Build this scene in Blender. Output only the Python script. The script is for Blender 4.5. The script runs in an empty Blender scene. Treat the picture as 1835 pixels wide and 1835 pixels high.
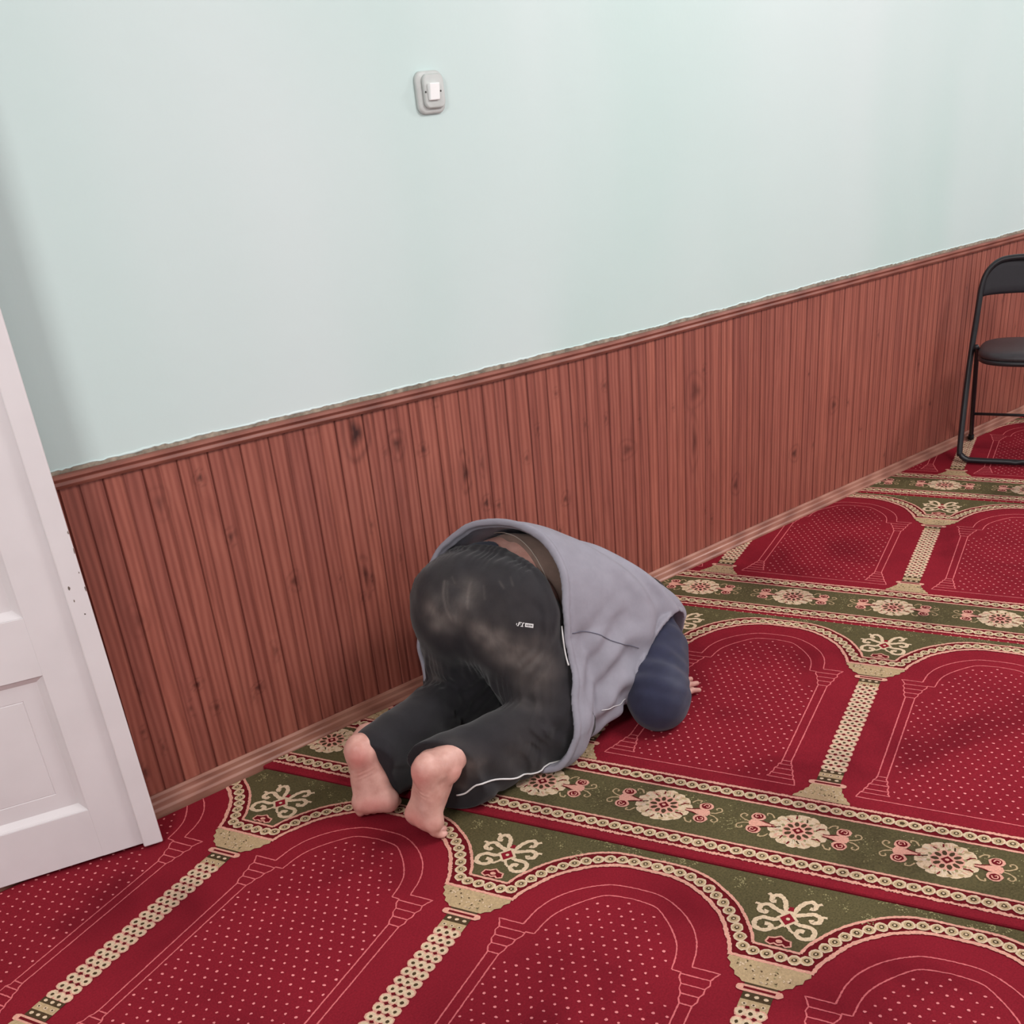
import bpy, bmesh, math, random
import numpy as np
from mathutils import Vector, Matrix
from mathutils.geometry import tessellate_polygon

S = bpy.context.scene
COL = S.collection
random.seed(7); RNG = np.random.default_rng(7)

# ------------------------------------------------------------------ camera
RC = np.array([[0.734352, -0.674891, -0.072456], [-0.363379, -0.300728, -0.88177], [0.573309, 0.673859, -0.466081]])
cam_d = bpy.data.cameras.new('camera'); cam = bpy.data.objects.new('camera', cam_d); COL.objects.link(cam)
M = Matrix(((RC[0][0], -RC[1][0], -RC[2][0], 0.0),
            (RC[0][1], -RC[1][1], -RC[2][1], 0.0),
            (RC[0][2], -RC[1][2], -RC[2][2], 1.4),
            (0, 0, 0, 1)))
cam.matrix_world = M
cam_d.sensor_width = 36.0
cam_d.lens = 1928.0 / 1835.0 * 36.0
cam_d.shift_x = -63.3 / 1835.0
cam_d.shift_y = 306.0 / 1835.0
cam_d.clip_start = 0.05
S.camera = cam

# ------------------------------------------------------------------ light
W = bpy.data.worlds.new('world'); S.world = W; W.use_nodes = True
W.node_tree.nodes['Background'].inputs[0].default_value = (0.96, 0.97, 1.0, 1)
W.node_tree.nodes['Background'].inputs[1].default_value = 0.90
def area(name, loc, target, size, power, color=(1, 1, 1), sy=None):
    l = bpy.data.lights.new(name, 'AREA'); l.energy = power; l.color = color
    l.shape = 'RECTANGLE'; l.size = size; l.size_y = sy or size
    o = bpy.data.objects.new(name, l); COL.objects.link(o); o.location = loc
    d = Vector(target) - Vector(loc); o.rotation_euler = d.to_track_quat('-Z', 'Y').to_euler()
    return o
area('ceiling_light_near_door', (-1.15, 0.1, 2.35), (0.9, 2.2, 0.9), 0.55, 40, (1, 0.985, 0.97))
area('ceiling_light_middle', (2.6, 0.2, 2.7), (2.6, 1.2, 0.0), 1.0, 46, (1, 0.985, 0.97))
area('ceiling_light_far', (5.6, 0.3, 2.7), (4.3, 2.0, 0.3), 0.6, 52, (1, 0.985, 0.97))
S.view_settings.view_transform = 'Standard'; S.view_settings.look = 'None'
S.view_settings.gamma = 1.0; S.view_settings.exposure = 0.0; S.view_settings.use_curve_mapping = False

# ------------------------------------------------------------------ helpers
def lin(c):
    return tuple(((v / 255) / 12.92 if v / 255 <= .04045 else (((v / 255) + .055) / 1.055) ** 2.4) for v in c) + (1.0,)

def tagg(o, label=None, cat=None, group=None, kind=None):
    if label: o['label'] = label
    if cat: o['category'] = cat
    if group: o['group'] = group
    if kind: o['kind'] = kind
    return o
def empty(name, loc=(0, 0, 0), rz=0.0):
    o = bpy.data.objects.new(name, None); COL.objects.link(o); o.location = loc; o.rotation_euler = (0, 0, rz)
    o.empty_display_size = 0.05
    return o
def link_mesh(name, me, mats, parent=None, smooth=False):
    if not isinstance(mats, (list, tuple)): mats = [mats]
    for m in mats: me.materials.append(m)
    o = bpy.data.objects.new(name, me); COL.objects.link(o)
    if parent: o.parent = parent
    if smooth: me.polygons.foreach_set('use_smooth', [True] * len(me.polygons))
    return o
def np_mesh(name, verts, faces, mats, parent=None, smooth=True, mat_idx=None):
    """faces: list of arrays (n,3) / (n,4)"""
    me = bpy.data.meshes.new(name)
    verts = np.asarray(verts, np.float32)
    if not isinstance(faces, list): faces = [faces]
    faces = [np.asarray(f, np.int32) for f in faces if len(f)]
    nl = sum(f.size for f in faces); nf = sum(len(f) for f in faces)
    me.vertices.add(len(verts)); me.vertices.foreach_set('co', verts.ravel())
    me.loops.add(nl); me.loops.foreach_set('vertex_index', np.concatenate([f.ravel() for f in faces]))
    me.polygons.add(nf)
    tot = np.concatenate([np.full(len(f), f.shape[1], np.int32) for f in faces])
    st = np.concatenate([[0], np.cumsum(tot)[:-1]]).astype(np.int32)
    me.polygons.foreach_set('loop_start', st)
    if mat_idx is not None: me.polygons.foreach_set('material_index', np.asarray(mat_idx, np.int32))
    me.update(calc_edges=True); me.validate()
    o = link_mesh(name, me, mats, parent)
    me.polygons.foreach_set('use_smooth', np.full(len(me.polygons), smooth))
    return o
def fattr(o, name, vals):
    a = o.data.attributes.new(name, 'FLOAT', 'POINT'); a.data.foreach_set('value', np.asarray(vals, np.float32))
def bm_obj(name, bm, mats, parent=None, smooth=False):
    me = bpy.data.meshes.new(name); bm.normal_update(); bm.to_mesh(me); bm.free()
    return link_mesh(name, me, mats, parent, smooth)
def bx(bm, lo, hi, bevel=0.0, seg=2):
    t = bmesh.new(); bmesh.ops.create_cube(t, size=1.0)
    lo = Vector(lo); hi = Vector(hi)
    for v in t.verts: v.co = Vector(((v.co[i] + .5) * (hi[i] - lo[i]) + lo[i]) for i in range(3))
    if bevel: bmesh.ops.bevel(t, geom=list(t.edges), offset=bevel, segments=seg, affect='EDGES', profile=.5)
    me = bpy.data.meshes.new('t'); t.to_mesh(me); t.free(); bm.from_mesh(me); bpy.data.meshes.remove(me)
def catmull(pts, n=8, closed=False):
    P = [np.array(p, float) for p in pts]; out = []
    N = len(P)
    rng = range(N) if closed else range(N - 1)
    for i in rng:
        if closed: p0, p1, p2, p3 = P[i - 1], P[i], P[(i + 1) % N], P[(i + 2) % N]
        else: p0, p1, p2, p3 = P[max(i - 1, 0)], P[i], P[i + 1], P[min(i + 2, N - 1)]
        for k in range(n):
            t = k / n
            out.append(.5 * ((2 * p1) + (-p0 + p2) * t + (2 * p0 - 5 * p1 + 4 * p2 - p3) * t * t + (-p0 + 3 * p1 - 3 * p2 + p3) * t ** 3))
    if not closed: out.append(P[-1])
    return out
def tube(bm, pts, r, seg=10, closed=False):
    pts = [Vector(p) for p in pts]; n = len(pts); rings = []
    up = None
    for i, p in enumerate(pts):
        if closed: d = (pts[(i + 1) % n] - pts[i - 1]).normalized()
        else: d = (pts[min(i + 1, n - 1)] - pts[max(i - 1, 0)]).normalized()
        if up is None:
            up = d.orthogonal().normalized()
        up = (up - d * up.dot(d)).normalized(); s = d.cross(up)
        rr = r[i] if isinstance(r, (list, tuple)) else r
        rings.append([bm.verts.new(p + (up * math.cos(a) + s * math.sin(a)) * rr) for a in [2 * math.pi * k / seg for k in range(seg)]])
    m = n if closed else n - 1
    for i in range(m):
        A, B = rings[i], rings[(i + 1) % n]
        for k in range(seg):
            bm.faces.new((A[k], A[(k + 1) % seg], B[(k + 1) % seg], B[k]))
    if not closed:
        bm.faces.new(rings[0][::-1]); bm.faces.new(rings[-1])

# ------------------------------------------------------------------ materials
class NT:
    def __init__(s, name, rough=.6, spec=.4, base=(.5, .5, .5, 1)):
        s.m = bpy.data.materials.new(name); s.m.use_nodes = True; s.t = s.m.node_tree
        s.b = s.t.nodes['Principled BSDF']
        s.b.inputs['Roughness'].default_value = rough; s.b.inputs['Specular IOR Level'].default_value = spec
        s.b.inputs['Base Color'].default_value = base
    def n(s, typ, **kw):
        x = s.t.nodes.new(typ)
        for k, v in kw.items(): setattr(x, k, v)
        return x
    def l(s, a, b): s.t.links.new(a, b)
    def coord(s, scale=(1, 1, 1), kind='Object'):
        tc = s.n('ShaderNodeTexCoord'); mp = s.n('ShaderNodeMapping'); mp.inputs['Scale'].default_value = scale
        s.l(tc.outputs[kind], mp.inputs['Vector']); return mp.outputs[0]
    def noise(s, vec, scale, detail=3, rough=.5, dist=0):
        x = s.n('ShaderNodeTexNoise'); x.inputs['Scale'].default_value = scale; x.inputs['Detail'].default_value = detail
        x.inputs['Roughness'].default_value = rough; x.inputs['Distortion'].default_value = dist
        if vec is not None: s.l(vec, x.inputs['Vector'])
        return x.outputs['Fac']
    def ramp(s, fac, stops):
        r = s.n('ShaderNodeValToRGB'); e = r.color_ramp.elements
        while len(e) < len(stops): e.new(.5)
        for i, (p, c) in enumerate(stops):
            e[i].position = p; e[i].color = c if len(c) == 4 else (*c, 1)
        s.l(fac, r.inputs[0]); return r.outputs[0]
    def mix(s, fac, a, b, mode='MIX'):
        x = s.n('ShaderNodeMix', data_type='RGBA', blend_type=mode)
        for sock, v in ((x.inputs[0], fac), (x.inputs[6], a), (x.inputs[7], b)):
            if hasattr(v, 'links'): s.l(v, sock)
            else: sock.default_value = v
        return x.outputs[2]
    def math(s, op, a, b=0.0, clamp=False):
        x = s.n('ShaderNodeMath', operation=op); x.use_clamp = clamp
        for i, v in enumerate((a, b)):
            if hasattr(v, 'links'): s.l(v, x.inputs[i])
            else: x.inputs[i].default_value = v
        return x.outputs[0]
    def attr(s, name):
        x = s.n('ShaderNodeAttribute'); x.attribute_name = name; return x.outputs['Fac']
    def color(s, c): s.l(c, s.b.inputs['Base Color'])
    def rough(s, c): s.l(c, s.b.inputs['Roughness'])
    def bump(s, h, strength=.3, dist=.002):
        x = s.n('ShaderNodeBump'); x.inputs['Strength'].default_value = strength; x.inputs['Distance'].default_value = dist
        s.l(h, x.inputs['Height'])
        if s.b.inputs['Normal'].links: s.l(s.b.inputs['Normal'].links[0].from_socket, x.inputs['Normal'])
        s.l(x.outputs[0], s.b.inputs['Normal'])

def m_plain(name, c, rough=.6, var=.06, scale=30, bump=0.0, bscale=200, spec=.4, bdist=.001):
    m = NT(name, rough, spec); v = m.coord()
    f = m.noise(v, scale, 4)
    a = lin([max(0, x * (1 - var)) for x in c]); b = lin([min(255, x * (1 + var)) for x in c])
    m.color(m.ramp(f, [(.3, a), (.7, b)]))
    if bump: m.bump(m.noise(v, bscale, 3, .6), bump, bdist)
    return m.m
def m_pile(name, c, var=.07):
    m = NT(name, .95, .06); v = m.coord()
    big = m.noise(v, 3.2, 3, .5, .4); fine = m.noise(v, 260, 2, .6)
    base = m.ramp(fine, [(.25, lin([x * (1 - var * 1.5) for x in c])), (.75, lin([min(255, x * (1 + var)) for x in c]))])
    worn = m.ramp(big, [(.30, (.66, .62, .66, 1)), (.46, (.93, .92, .93, 1)), (.66, (1.07, 1.06, 1.06, 1))])  # random blotches: pile-direction shading and dirt put into the colour
    m.color(m.mix(1.0, base, worn, 'MULTIPLY'))
    m.bump(m.noise(v, 420, 2, .7), .6, .0015)
    return m.m
PILE = dict(dot=m_pile('carpet_dot_pink', (236, 140, 142)), red=m_pile('carpet_red', (136, 32, 45)), dred=m_pile('carpet_dark_red', (108, 24, 32)), white=m_pile('carpet_pale_cream', (226, 206, 184)),
            cream=m_pile('carpet_cream', (218, 192, 162)), pink=m_pile('carpet_pink_beige', (222, 162, 144)),
            green=m_pile('carpet_olive', (92, 84, 58), .14), dgreen=m_pile('carpet_dark_olive', (78, 62, 44)),
            rose=m_pile('carpet_rose_line', (218, 112, 116)), speck=m_pile('carpet_pale_olive', (150, 140, 102)),
            tan=m_pile('carpet_tan', (186, 160, 124)))
PNAMES = list(PILE)

def m_wallpaint():
    m = NT('mint_wall_paint', .42, .45); v = m.coord()
    f = m.noise(m.coord((1, 1, .35)), 1.1, 2, .5, .3)
    m.color(m.ramp(f, [(.35, lin((197, 217, 214))), (.65, lin((211, 223, 223)))]))  # whiter patches put soft gloss reflections into the paint colour
    m.bump(m.noise(v, 7, 4, .6), .12, .01); m.bump(m.noise(v, 160, 3, .6), .08, .001)
    return m.m
M_WALL = m_wallpaint()
M_PLASTER = m_plain('bare_plaster', (146, 134, 120), .9, .2, 60, .5, 220)
M_CEIL = m_plain('ceiling_paint', (232, 232, 230), .8, .02, 5)

def m_wood(name, dark, mid, light, rough=.38, knots=False, stretch=(9, 9, .9)):
    m = NT(name, rough, .4)
    tc = m.n('ShaderNodeTexCoord'); off = m.n('ShaderNodeCombineXYZ')
    pl = m.attr('plank'); m.l(m.math('MULTIPLY', pl, 37.0), off.inputs[0]); m.l(m.math('MULTIPLY', pl, 91.0), off.inputs[2])
    va = m.n('ShaderNodeVectorMath', operation='ADD'); m.l(tc.outputs['Object'], va.inputs[0]); m.l(off.outputs[0], va.inputs[1])
    mp = m.n('ShaderNodeMapping'); mp.inputs['Scale'].default_value = stretch; m.l(va.outputs[0], mp.inputs['Vector'])
    g1 = m.noise(mp.outputs[0], 3.0, 5, .6, 1.2); 
    w = m.n('ShaderNodeTexWave', wave_type='BANDS', bands_direction='X'); w.inputs['Scale'].default_value = 2.2
    w.inputs['Distortion'].default_value = 7; w.inputs['Detail'].default_value = 3; w.inputs['Detail Scale'].default_value = .8
    m.l(mp.outputs[0], w.inputs['Vector'])
    g = m.math('ADD', m.math('MULTIPLY', g1, .75), m.math('MULTIPLY', w.outputs['Fac'], .25))
    c = m.ramp(g, [(.25, lin(dark)), (.5, lin(mid)), (.78, lin(light))])
    c = m.mix(1.0, c, m.ramp(pl, [(0, (.88, .86, .88, 1)), (1, (1.10, 1.11, 1.08, 1))]), 'MULTIPLY')
    if knots:
        k = m.attr('knot'); c = m.mix(m.math('MULTIPLY', k, 1.0, True), c, lin((56, 26, 24)))
        gr = m.attr('groove'); c = m.mix(m.math('MULTIPLY', gr, .72, True), c, lin((84, 32, 27)))
    m.color(c); m.bump(g1, .12, .001)
    m.rough(m.ramp(g1, [(.3, (rough + .1,) * 3), (.7, (rough - .05,) * 3)]))
    return m.m
M_PANEL = m_wood('stained_pine', (130, 70, 59), (154, 87, 74), (172, 104, 89), .40, True)
M_RAIL = m_wood('stained_rail', (120, 68, 58), (146, 86, 72), (162, 100, 85), .36, stretch=(.9, 9, 9))
M_BASE = m_wood('pinkish_baseboard_wood', (140, 92, 78), (172, 118, 100), (194, 142, 122), .36, stretch=(.9, 9, 9))
M_FLOORWOOD = m_wood('floor_edge_wood', (120, 84, 74), (150, 108, 94), (170, 128, 112), .5, stretch=(.9, 9, 9))
M_DOOR = m_plain('white_gloss_door_paint', (226, 218, 220), .38, .015, 8, .05, 60)
M_CHIP = m_plain('chipped_paint', (120, 105, 98), .8, .2, 100)

# ------------------------------------------------------------------ room shell
YW = 2.277; WH = .809
def whz(x): return float(np.interp(x, [.6, 1.1, 1.5, 1.85, 2.3, 3.0, 4.7], [.825, .821, .814, .809, .806, .810, .815])) - WH
XL, XR, ZC = -1.6, 9.0, 2.85
def slab(name, lo, hi, mat):
    bm = bmesh.new(); bx(bm, lo, hi); return tagg(bm_obj(name, bm, mat), kind='structure')
slab('wall_back', (XL, YW, WH - .05), (XR, YW + .12, ZC), M_WALL)
slab('wall_back_lower', (XL, YW + .012, -.05), (XR, YW + .12, WH - .05), M_PLASTER).name = 'wall_back_base'
slab('floor', (XL, -2.5, -.04), (XR, YW + .02, -.012), M_FLOORWOOD)
slab('ceiling', (XL, -2.5, ZC), (XR, YW + .12, ZC + .1), M_CEIL)
slab('wall_right', (XR, -2.5, -.04), (XR + .1, YW + .12, ZC), M_WALL)
slab('wall_left', (XL - .1, -2.5, -.04), (XL, YW + .12, ZC), M_WALL)

def build_wainscot():
    # tongue-and-groove boards: two flat staves and a bead per board
    xs = []; dep = []; pl = []; gv = []
    x = -1.6; k = 0; rng = np.random.default_rng(3)
    while x < 8.6:
        wv = rng.choice([.030, .036, .043, .050]); pid = rng.random()
        g = .0034 if k % 2 == 0 else .0022; dd = .0036 if k % 2 == 0 else .0016
        for (a, d_, gg) in ((0, dd, 1.0), (g * .5, dd * .6, .8), (g, 0, .15)):
            xs.append(x + a); dep.append(d_); pl.append(pid); gv.append(gg * (1 if k % 2 == 0 else .6))
        n = max(3, int((wv - 2 * g) / .006))
        for i in range(1, n): xs.append(x + g + (wv - 1.5 * g) * i / n); dep.append(0); pl.append(pid); gv.append(0)
        xs.append(x + wv - g * .5); dep.append(dd * .6); pl.append(pid); gv.append(.5)
        x += wv; k += 1
    xs = np.array(xs); dep = np.array(dep); pl = np.array(pl); gv = np.array(gv)
    zs = np.linspace(-.02, WH - .012, 190)
    X, Z = np.meshgrid(xs, zs, indexing='ij'); Z = Z + np.array([whz(x) for x in xs])[:, None] * (Z > .5) * (Z - .5) / .3; Y = YW - .009 + np.repeat(dep[:, None], len(zs), 1)
    V = np.stack([X, Y, Z], -1).reshape(-1, 3)
    nx, nz = X.shape; i = np.arange(nx * nz).reshape(nx, nz)
    F = np.stack([i[:-1, :-1], i[1:, :-1], i[1:, 1:], i[:-1, 1:]], -1).reshape(-1, 4)
    o = np_mesh('wood_panelling', V, F, M_PANEL, smooth=False)
    kn = np.zeros(len(V)); Xf, Zf = V[:, 0], V[:, 2]
    for (kx, kz, rx, rz, s) in KNOTS:
        dx = (Xf - kx) / rx; dz = (Zf - kz) / rz
        r = np.sqrt(dx * dx + dz * dz) + .18 * np.sin(3 * np.arctan2(dz, dx) + kx * 40)
        kn = np.maximum(kn, s * np.clip(1.25 - r, 0, 1))
        kn = np.maximum(kn, .35 * s * np.exp(-((r - 1.9) / .25) ** 2))
    fattr(o, 'knot', np.clip(kn, 0, 1)); fattr(o, 'plank', np.repeat(pl, nz)); fattr(o, 'groove', np.repeat(gv, nz))
    o.name = 'trim_1'; tagg(o, 'reddish stained pine tongue and groove panelling along the lower wall', kind='structure')
KNOTS = [(1.382, 0.748, 0.0195, 0.035, 1), (1.702, 0.567, 0.0104, 0.03, 0.9), (1.631, 0.781, 0.0091, 0.012, 0.7), (1.347, 0.385, 0.0078, 0.03, 0.8), (1.498, 0.692, 0.013, 0.02, 0.8), (1.763, 0.464, 0.0091, 0.012, 0.9), (1.805, 0.444, 0.0078, 0.01, 0.7), (2.059, 0.394, 0.0091, 0.012, 0.8), (1.576, 0.659, 0.0091, 0.01, 0.7), (2.326, 0.477, 0.0208, 0.016, 0.6), (2.854, 0.225, 0.013, 0.02, 0.8), (2.645, 0.589, 0.026, 0.03, 0.55), (3.188, 0.253, 0.0156, 0.016, 0.8), (3.42, 0.378, 0.0156, 0.016, 0.7), (1.147, 0.436, 0.0104, 0.014, 0.7), (0.969, 0.743, 0.0078, 0.01, 0.8), (1.01, 0.593, 0.0078, 0.012, 0.8), (2.243, 0.688, 0.0078, 0.01, 0.7), (1.263, 0.809, 0.0156, 0.02, 0.4), (0.866, 0.714, 0.013, 0.02, 0.4), (2.006, 0.195, 0.0065, 0.008, 0.8), (3.689, 0.581, 0.0078, 0.01, 0.5), (2.637, 0.429, 0.013, 0.05, 0.6), (0.847, 0.272, 0.0091, 0.008, 0.9), (0.995, 0.203, 0.0091, 0.008, 0.9), (2.028, 0.304, 0.0078, 0.008, 0.7), (1.761, 0.575, 0.0065, 0.02, 0.5), (0.88, 0.197, 0.0078, 0.01, 0.8), (0.754, 0.473, 0.013, 0.02, 0.35), (2.156, 0.593, 0.0065, 0.01, 0.6), (1.922, 0.551, 0.0078, 0.01, 0.6), (1.059, 0.279, 0.0078, 0.015, 0.5)]
_r = np.random.default_rng(11)
for _ in range(60):
    KNOTS.append((_r.uniform(.5, 6.5), _r.uniform(.08, .72), _r.uniform(.003, .006), _r.uniform(.006, .014), _r.uniform(.4, .9)))
build_wainscot()

def profile_bar(name, prof, x0, x1, mat, seg=60, wob=0.0, top=False):
    xs = np.linspace(x0, x1, seg); V = []; n = len(prof)
    for x in xs:
        dz = wob * math.sin(x * 2.3 + 1) + (whz(x) if top else 0)
        for (y, z) in prof: V.append((x, YW + y, z + dz))
    F = []
    for i in range(seg - 1):
        for j in range(n):
            a = i * n + j; b = i * n + (j + 1) % n
            F.append((a, b, b + n, a + n))
    caps = [list(range(n))[::-1], [(seg - 1) * n + j for j in range(n)]]
    me = bpy.data.meshes.new(name); me.from_pydata(V, [], F + caps); me.update()
    o = link_mesh(name, me, mat); 
    m = o.modifiers.new('bev', 'BEVEL'); m.width = .0012; m.segments = 2; m.limit_method = 'ANGLE'
    return tagg(o, kind='structure')
profile_bar('trim_2', [(-.004, WH - .026), (-.016, WH - .026), (-.020, WH - .019), (-.017, WH - .012), (-.022, WH - .005), (-.018, WH), (-.004, WH + .001)], -1.6, 8.6, M_RAIL, 120, 0, True)['label'] = 'narrow moulded wooden rail capping the panelling'
profile_bar('baseboard_back', [(-.009, .045), (-.014, .046), (-.018, .040), (-.019, .030), (-.023, .026), (-.025, .014), (-.030, .009), (-.031, -.010), (-.009, -.010)], -1.6, 8.6, M_BASE, 80, .0012)['label'] = 'pinkish brown moulded wooden baseboard below the panelling'
# ragged strip of bare plaster where the paint stops above the rail
xs = np.arange(-1.6, 8.6, .008); V = []; F = []; r2 = np.random.default_rng(5)
h = np.convolve(r2.normal(0, 1, len(xs) + 24), np.ones(12) / 12, 'same')[12:-12] * .0035 + r2.normal(0, .0007, len(xs))
for i, x in enumerate(xs):
    top = WH + .0085 + h[i] + whz(x)
    V += [(x, YW - .0025, WH - .003 + whz(x)), (x, YW - .0025, top), (x, YW + .001, top + .001)]
    if i: a = 3 * (i - 1); F += [(a, a + 3, a + 4, a + 1), (a + 1, a + 4, a + 5, a + 2)]
me = bpy.data.meshes.new('trim_3'); me.from_pydata(V, [], F); me.update()
tagg(link_mesh('trim_3', me, M_PLASTER), 'ragged bare plaster line between paint and wooden rail', kind='structure')
V = []; F = []
for i, x in enumerate(xs):
    top = WH + .0088 + h[i] + whz(x); e = .0014 + .0016 * abs(math.sin(x * 9) * math.sin(x * 23 + 1))
    V += [(x, YW, top - .0005), (x, YW - .0026, top), (x, YW - .0025, top + e), (x, YW + .0005, top + e * 2)]
    if i:
        a = 4 * (i - 1)
        for j in range(3): F.append((a + j, a + 4 + j, a + 5 + j, a + 1 + j))
me = bpy.data.meshes.new('trim_4'); me.from_pydata(V, [], F); me.update()
tagg(link_mesh('trim_4', me, M_WALL, smooth=True), 'raised lip of mint paint ending above the plaster line', kind='structure')

# ------------------------------------------------------------------ prayer carpets
P_ = .60615; V_ = 1.21176
TH = math.radians(-67.534); OX, OY = 1.4855, 1.3620
DU = np.array([math.cos(TH), math.sin(TH)]); DV = np.array([-math.sin(TH), math.cos(TH)])

class Pat:
    def __init__(s): s.polys = []   # (pts, mat, z)
    cnt = 0
    def poly(s, pts, mat, z): s.polys.append(([(float(a), float(b)) for a, b in pts], mat, z + (s.cnt % 24) * 8e-6))
    def rect(s, x0, y0, x1, y1, mat, z): s.cnt += 1; s.poly([(x0, y0), (x1, y0), (x1, y1), (x0, y1)], mat, z)
    def disc(s, x, y, rx, mat, z, ry=None, n=9, rot=0, jit=.12):
        s.cnt += 1
        ry = ry or rx; a0 = random.random() * 6
        pts = []
        for k in range(n):
            a = a0 + 2 * math.pi * k / n; q = 1 + random.uniform(-jit, jit)
            X, Y = math.cos(a) * rx * q, math.sin(a) * ry * q
            pts.append((x + X * math.cos(rot) - Y * math.sin(rot), y + X * math.sin(rot) + Y * math.cos(rot)))
        s.poly(pts, mat, z)
    def ribbon(s, pts, w, mat, z, jit=.0008, step=.004, closed=False):
        s.cnt += 1
        pts = [np.array(p, float) for p in pts]
        if closed: pts.append(pts[0])
        res = [pts[0]]
        for a, b in zip(pts, pts[1:]):
            L = np.linalg.norm(b - a)
            if L < 1e-6: continue
            n = max(1, int(round(L / step)))
            for k in range(1, n + 1): res.append(a + (b - a) * k / n)
        L_ = []; R_ = []
        for i, p in enumerate(res):
            d = res[min(i + 1, len(res) - 1)] - res[max(i - 1, 0)]
            d /= (np.linalg.norm(d) + 1e-9); nrm = np.array([-d[1], d[0]])
            L_.append(p + nrm * (w / 2 + random.uniform(-jit, jit))); R_.append(p - nrm * (w / 2 + random.uniform(-jit, jit)))
        for i in range(len(res) - 1): s.poly([R_[i], R_[i + 1], L_[i + 1], L_[i]], mat, z)
    def strip(s, A, B, mat, z):
        for i in range(len(A) - 1): s.poly([A[i], A[i + 1], B[i + 1], B[i]], mat, z)
    def ring(s, x, y, r, z, rx=None):
        s.disc(x, y, r, 'cream', z, n=10, jit=.10); s.disc(x, y, r * .70, 'tan', z + .00012, n=9, jit=.08)
        s.disc(x, y, r * .42, 'dgreen', z + .00028, n=6, jit=.2)
        s.disc(x, y, r * .2, 'cream', z + .0004, n=5, jit=.2)
Z1, Z2, Z3, Z4, Z5 = .0006, .0011, .0016, .0021, .0026
def walk(path, step):
    path = [np.array(p, float) for p in path]; out = []; acc = 0; nxt = step / 2
    for a, b in zip(path, path[1:]):
        L = np.linalg.norm(b - a)
        while nxt <= acc + L: out.append(a + (b - a) * (nxt - acc) / L); nxt += step
        acc += L
    return out
def sym(f):
    for s_ in (-1, 1): f(s_)
def make_tile(dotted_edge):
    t = Pat(); H = P_ / 2
    # lower bands
    t.rect(-H, -.132, H, .134, 'dred', Z1)
    for y, w in ((-.128, .008), (.128, .008)): t.ribbon([(-H, y), (H, y)], w, 'pink', Z2, .0024 if y < 0 else .0014, .003)
    t.rect(-H, -.079, H, .075, 'green', Z2)
    for y in (-.083, .078): t.ribbon([(-H, y), (H, y)], .006, 'pink', Z3, .0007)
    n = 22
    for y in (-.105, .103):
        t.ribbon([(-H, y), (H, y)], .010, 'tan', Z2, .001)
        for k in range(n):
            t.ring(-H + (k + .5) * P_ / n, y, .0142, Z3)
    if dotted_edge:
        for k in range(24): t.disc(-H + (k + .5) * P_ / 24, -.146, .0026, 'pink', Z1, ry=.0022, n=6)
    # specks on green
    def specks(cx, cy, n_, sx, sy):
        for _ in range(n_):
            t.disc(random.gauss(cx, sx), random.gauss(cy, sy), random.uniform(.0010, .0021), 'speck', Z3 - .0002, n=5, jit=.3)
    # medallions: one below the column, one below the arch
    for cx in (-P_ / 4 * 2 * .5 - .0 - P_ * .0 if False else 0.0, H):
        for xx in ((cx,) if cx == 0 else (-H, H)):
            half = None if cx == 0 else xx
            add_medallion(t, xx - .020, half)
    for k in range(5):
        specks(-H + P_ * (k + .5) / 5 - .03, random.uniform(-.05, .05), 26, .02, .016)
    for k in range(2): specks((-.5 + k) * H + .0 - .02, .0, 30, .012, .035)
    # column base
    for sgn in (0,):
        edge = [(-.064, .134), (-.062, .142), (-.055, .148), (-.052, .157), (-.045, .162), (-.043, .172), (-.037, .178), (-.036, .190), (-.032, .197)]
        t.poly(edge + [(-a, b) for a, b in edge[::-1]], 'tan', Z3)
        top = [(-.0757, .8155), (-.0775, .806), (-.068, .797), (-.067, .786), (-.056, .779), (-.053, .769), (-.042, .764), (-.036, .757)]
        t.poly(top + [(-a, b) for a, b in top[::-1]], 'tan', Z3)
        for (cy, w0, w1, y0, y1) in ((0, .055, .03, .139, .192), (0, .034, .07, .764, .811)):
            for _ in range(46):
                f = random.random(); yy = y0 + (y1 - y0) * f; ww = w0 + (w1 - w0) * f
                xx = random.uniform(-ww, ww); m_ = random.choice(['cream', 'speck', 'cream', 'dgreen'])
                a = random.random() * 6; q = .0035
                t.ribbon([(xx, yy), (xx + q * math.cos(a), yy + q * math.sin(a)), (xx + q * math.cos(a + 1), yy + q * math.sin(a + 1) + .001)], .0016 if m_ != 'cream' else .0022, m_, Z4, .0004, .002)
    for y0, y1 in ((.196, .212), (.735, .752)):
        t.rect(-.035, y0, .035, y1, 'pink', Z3); t.disc(-.035, (y0 + y1) / 2, .008, 'pink', Z3); t.disc(.035, (y0 + y1) / 2, .008, 'pink', Z3)
        t.rect(-.029, (y0 + y1) / 2 - .0028, .029, (y0 + y1) / 2 + .0028, 'dred', Z4)
    t.rect(-.030, .752, .030, .757, 'dgreen', Z3)
    for y0, y1, c_ in ((.213, .230, 'dgreen'), (.230, .248, 'tan'), (.248, .262, 'dgreen'), (.716, .735, 'dgreen'), (.694, .716, 'tan')):
        t.rect(-.027, y0, .027, y1, c_, Z3)
        for x in (-.017, 0, .017):
            t.disc(x, (y0 + y1) / 2, .0046, 'cream', Z4, ry=.0038, n=8)
            if c_ == 'tan': t.disc(x, (y0 + y1) / 2, .0022, 'dgreen', Z5, n=5)
    # shaft lattice
    t.rect(-.020, .262, .020, .694, 'dgreen', Z2)
    y = .272
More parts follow.
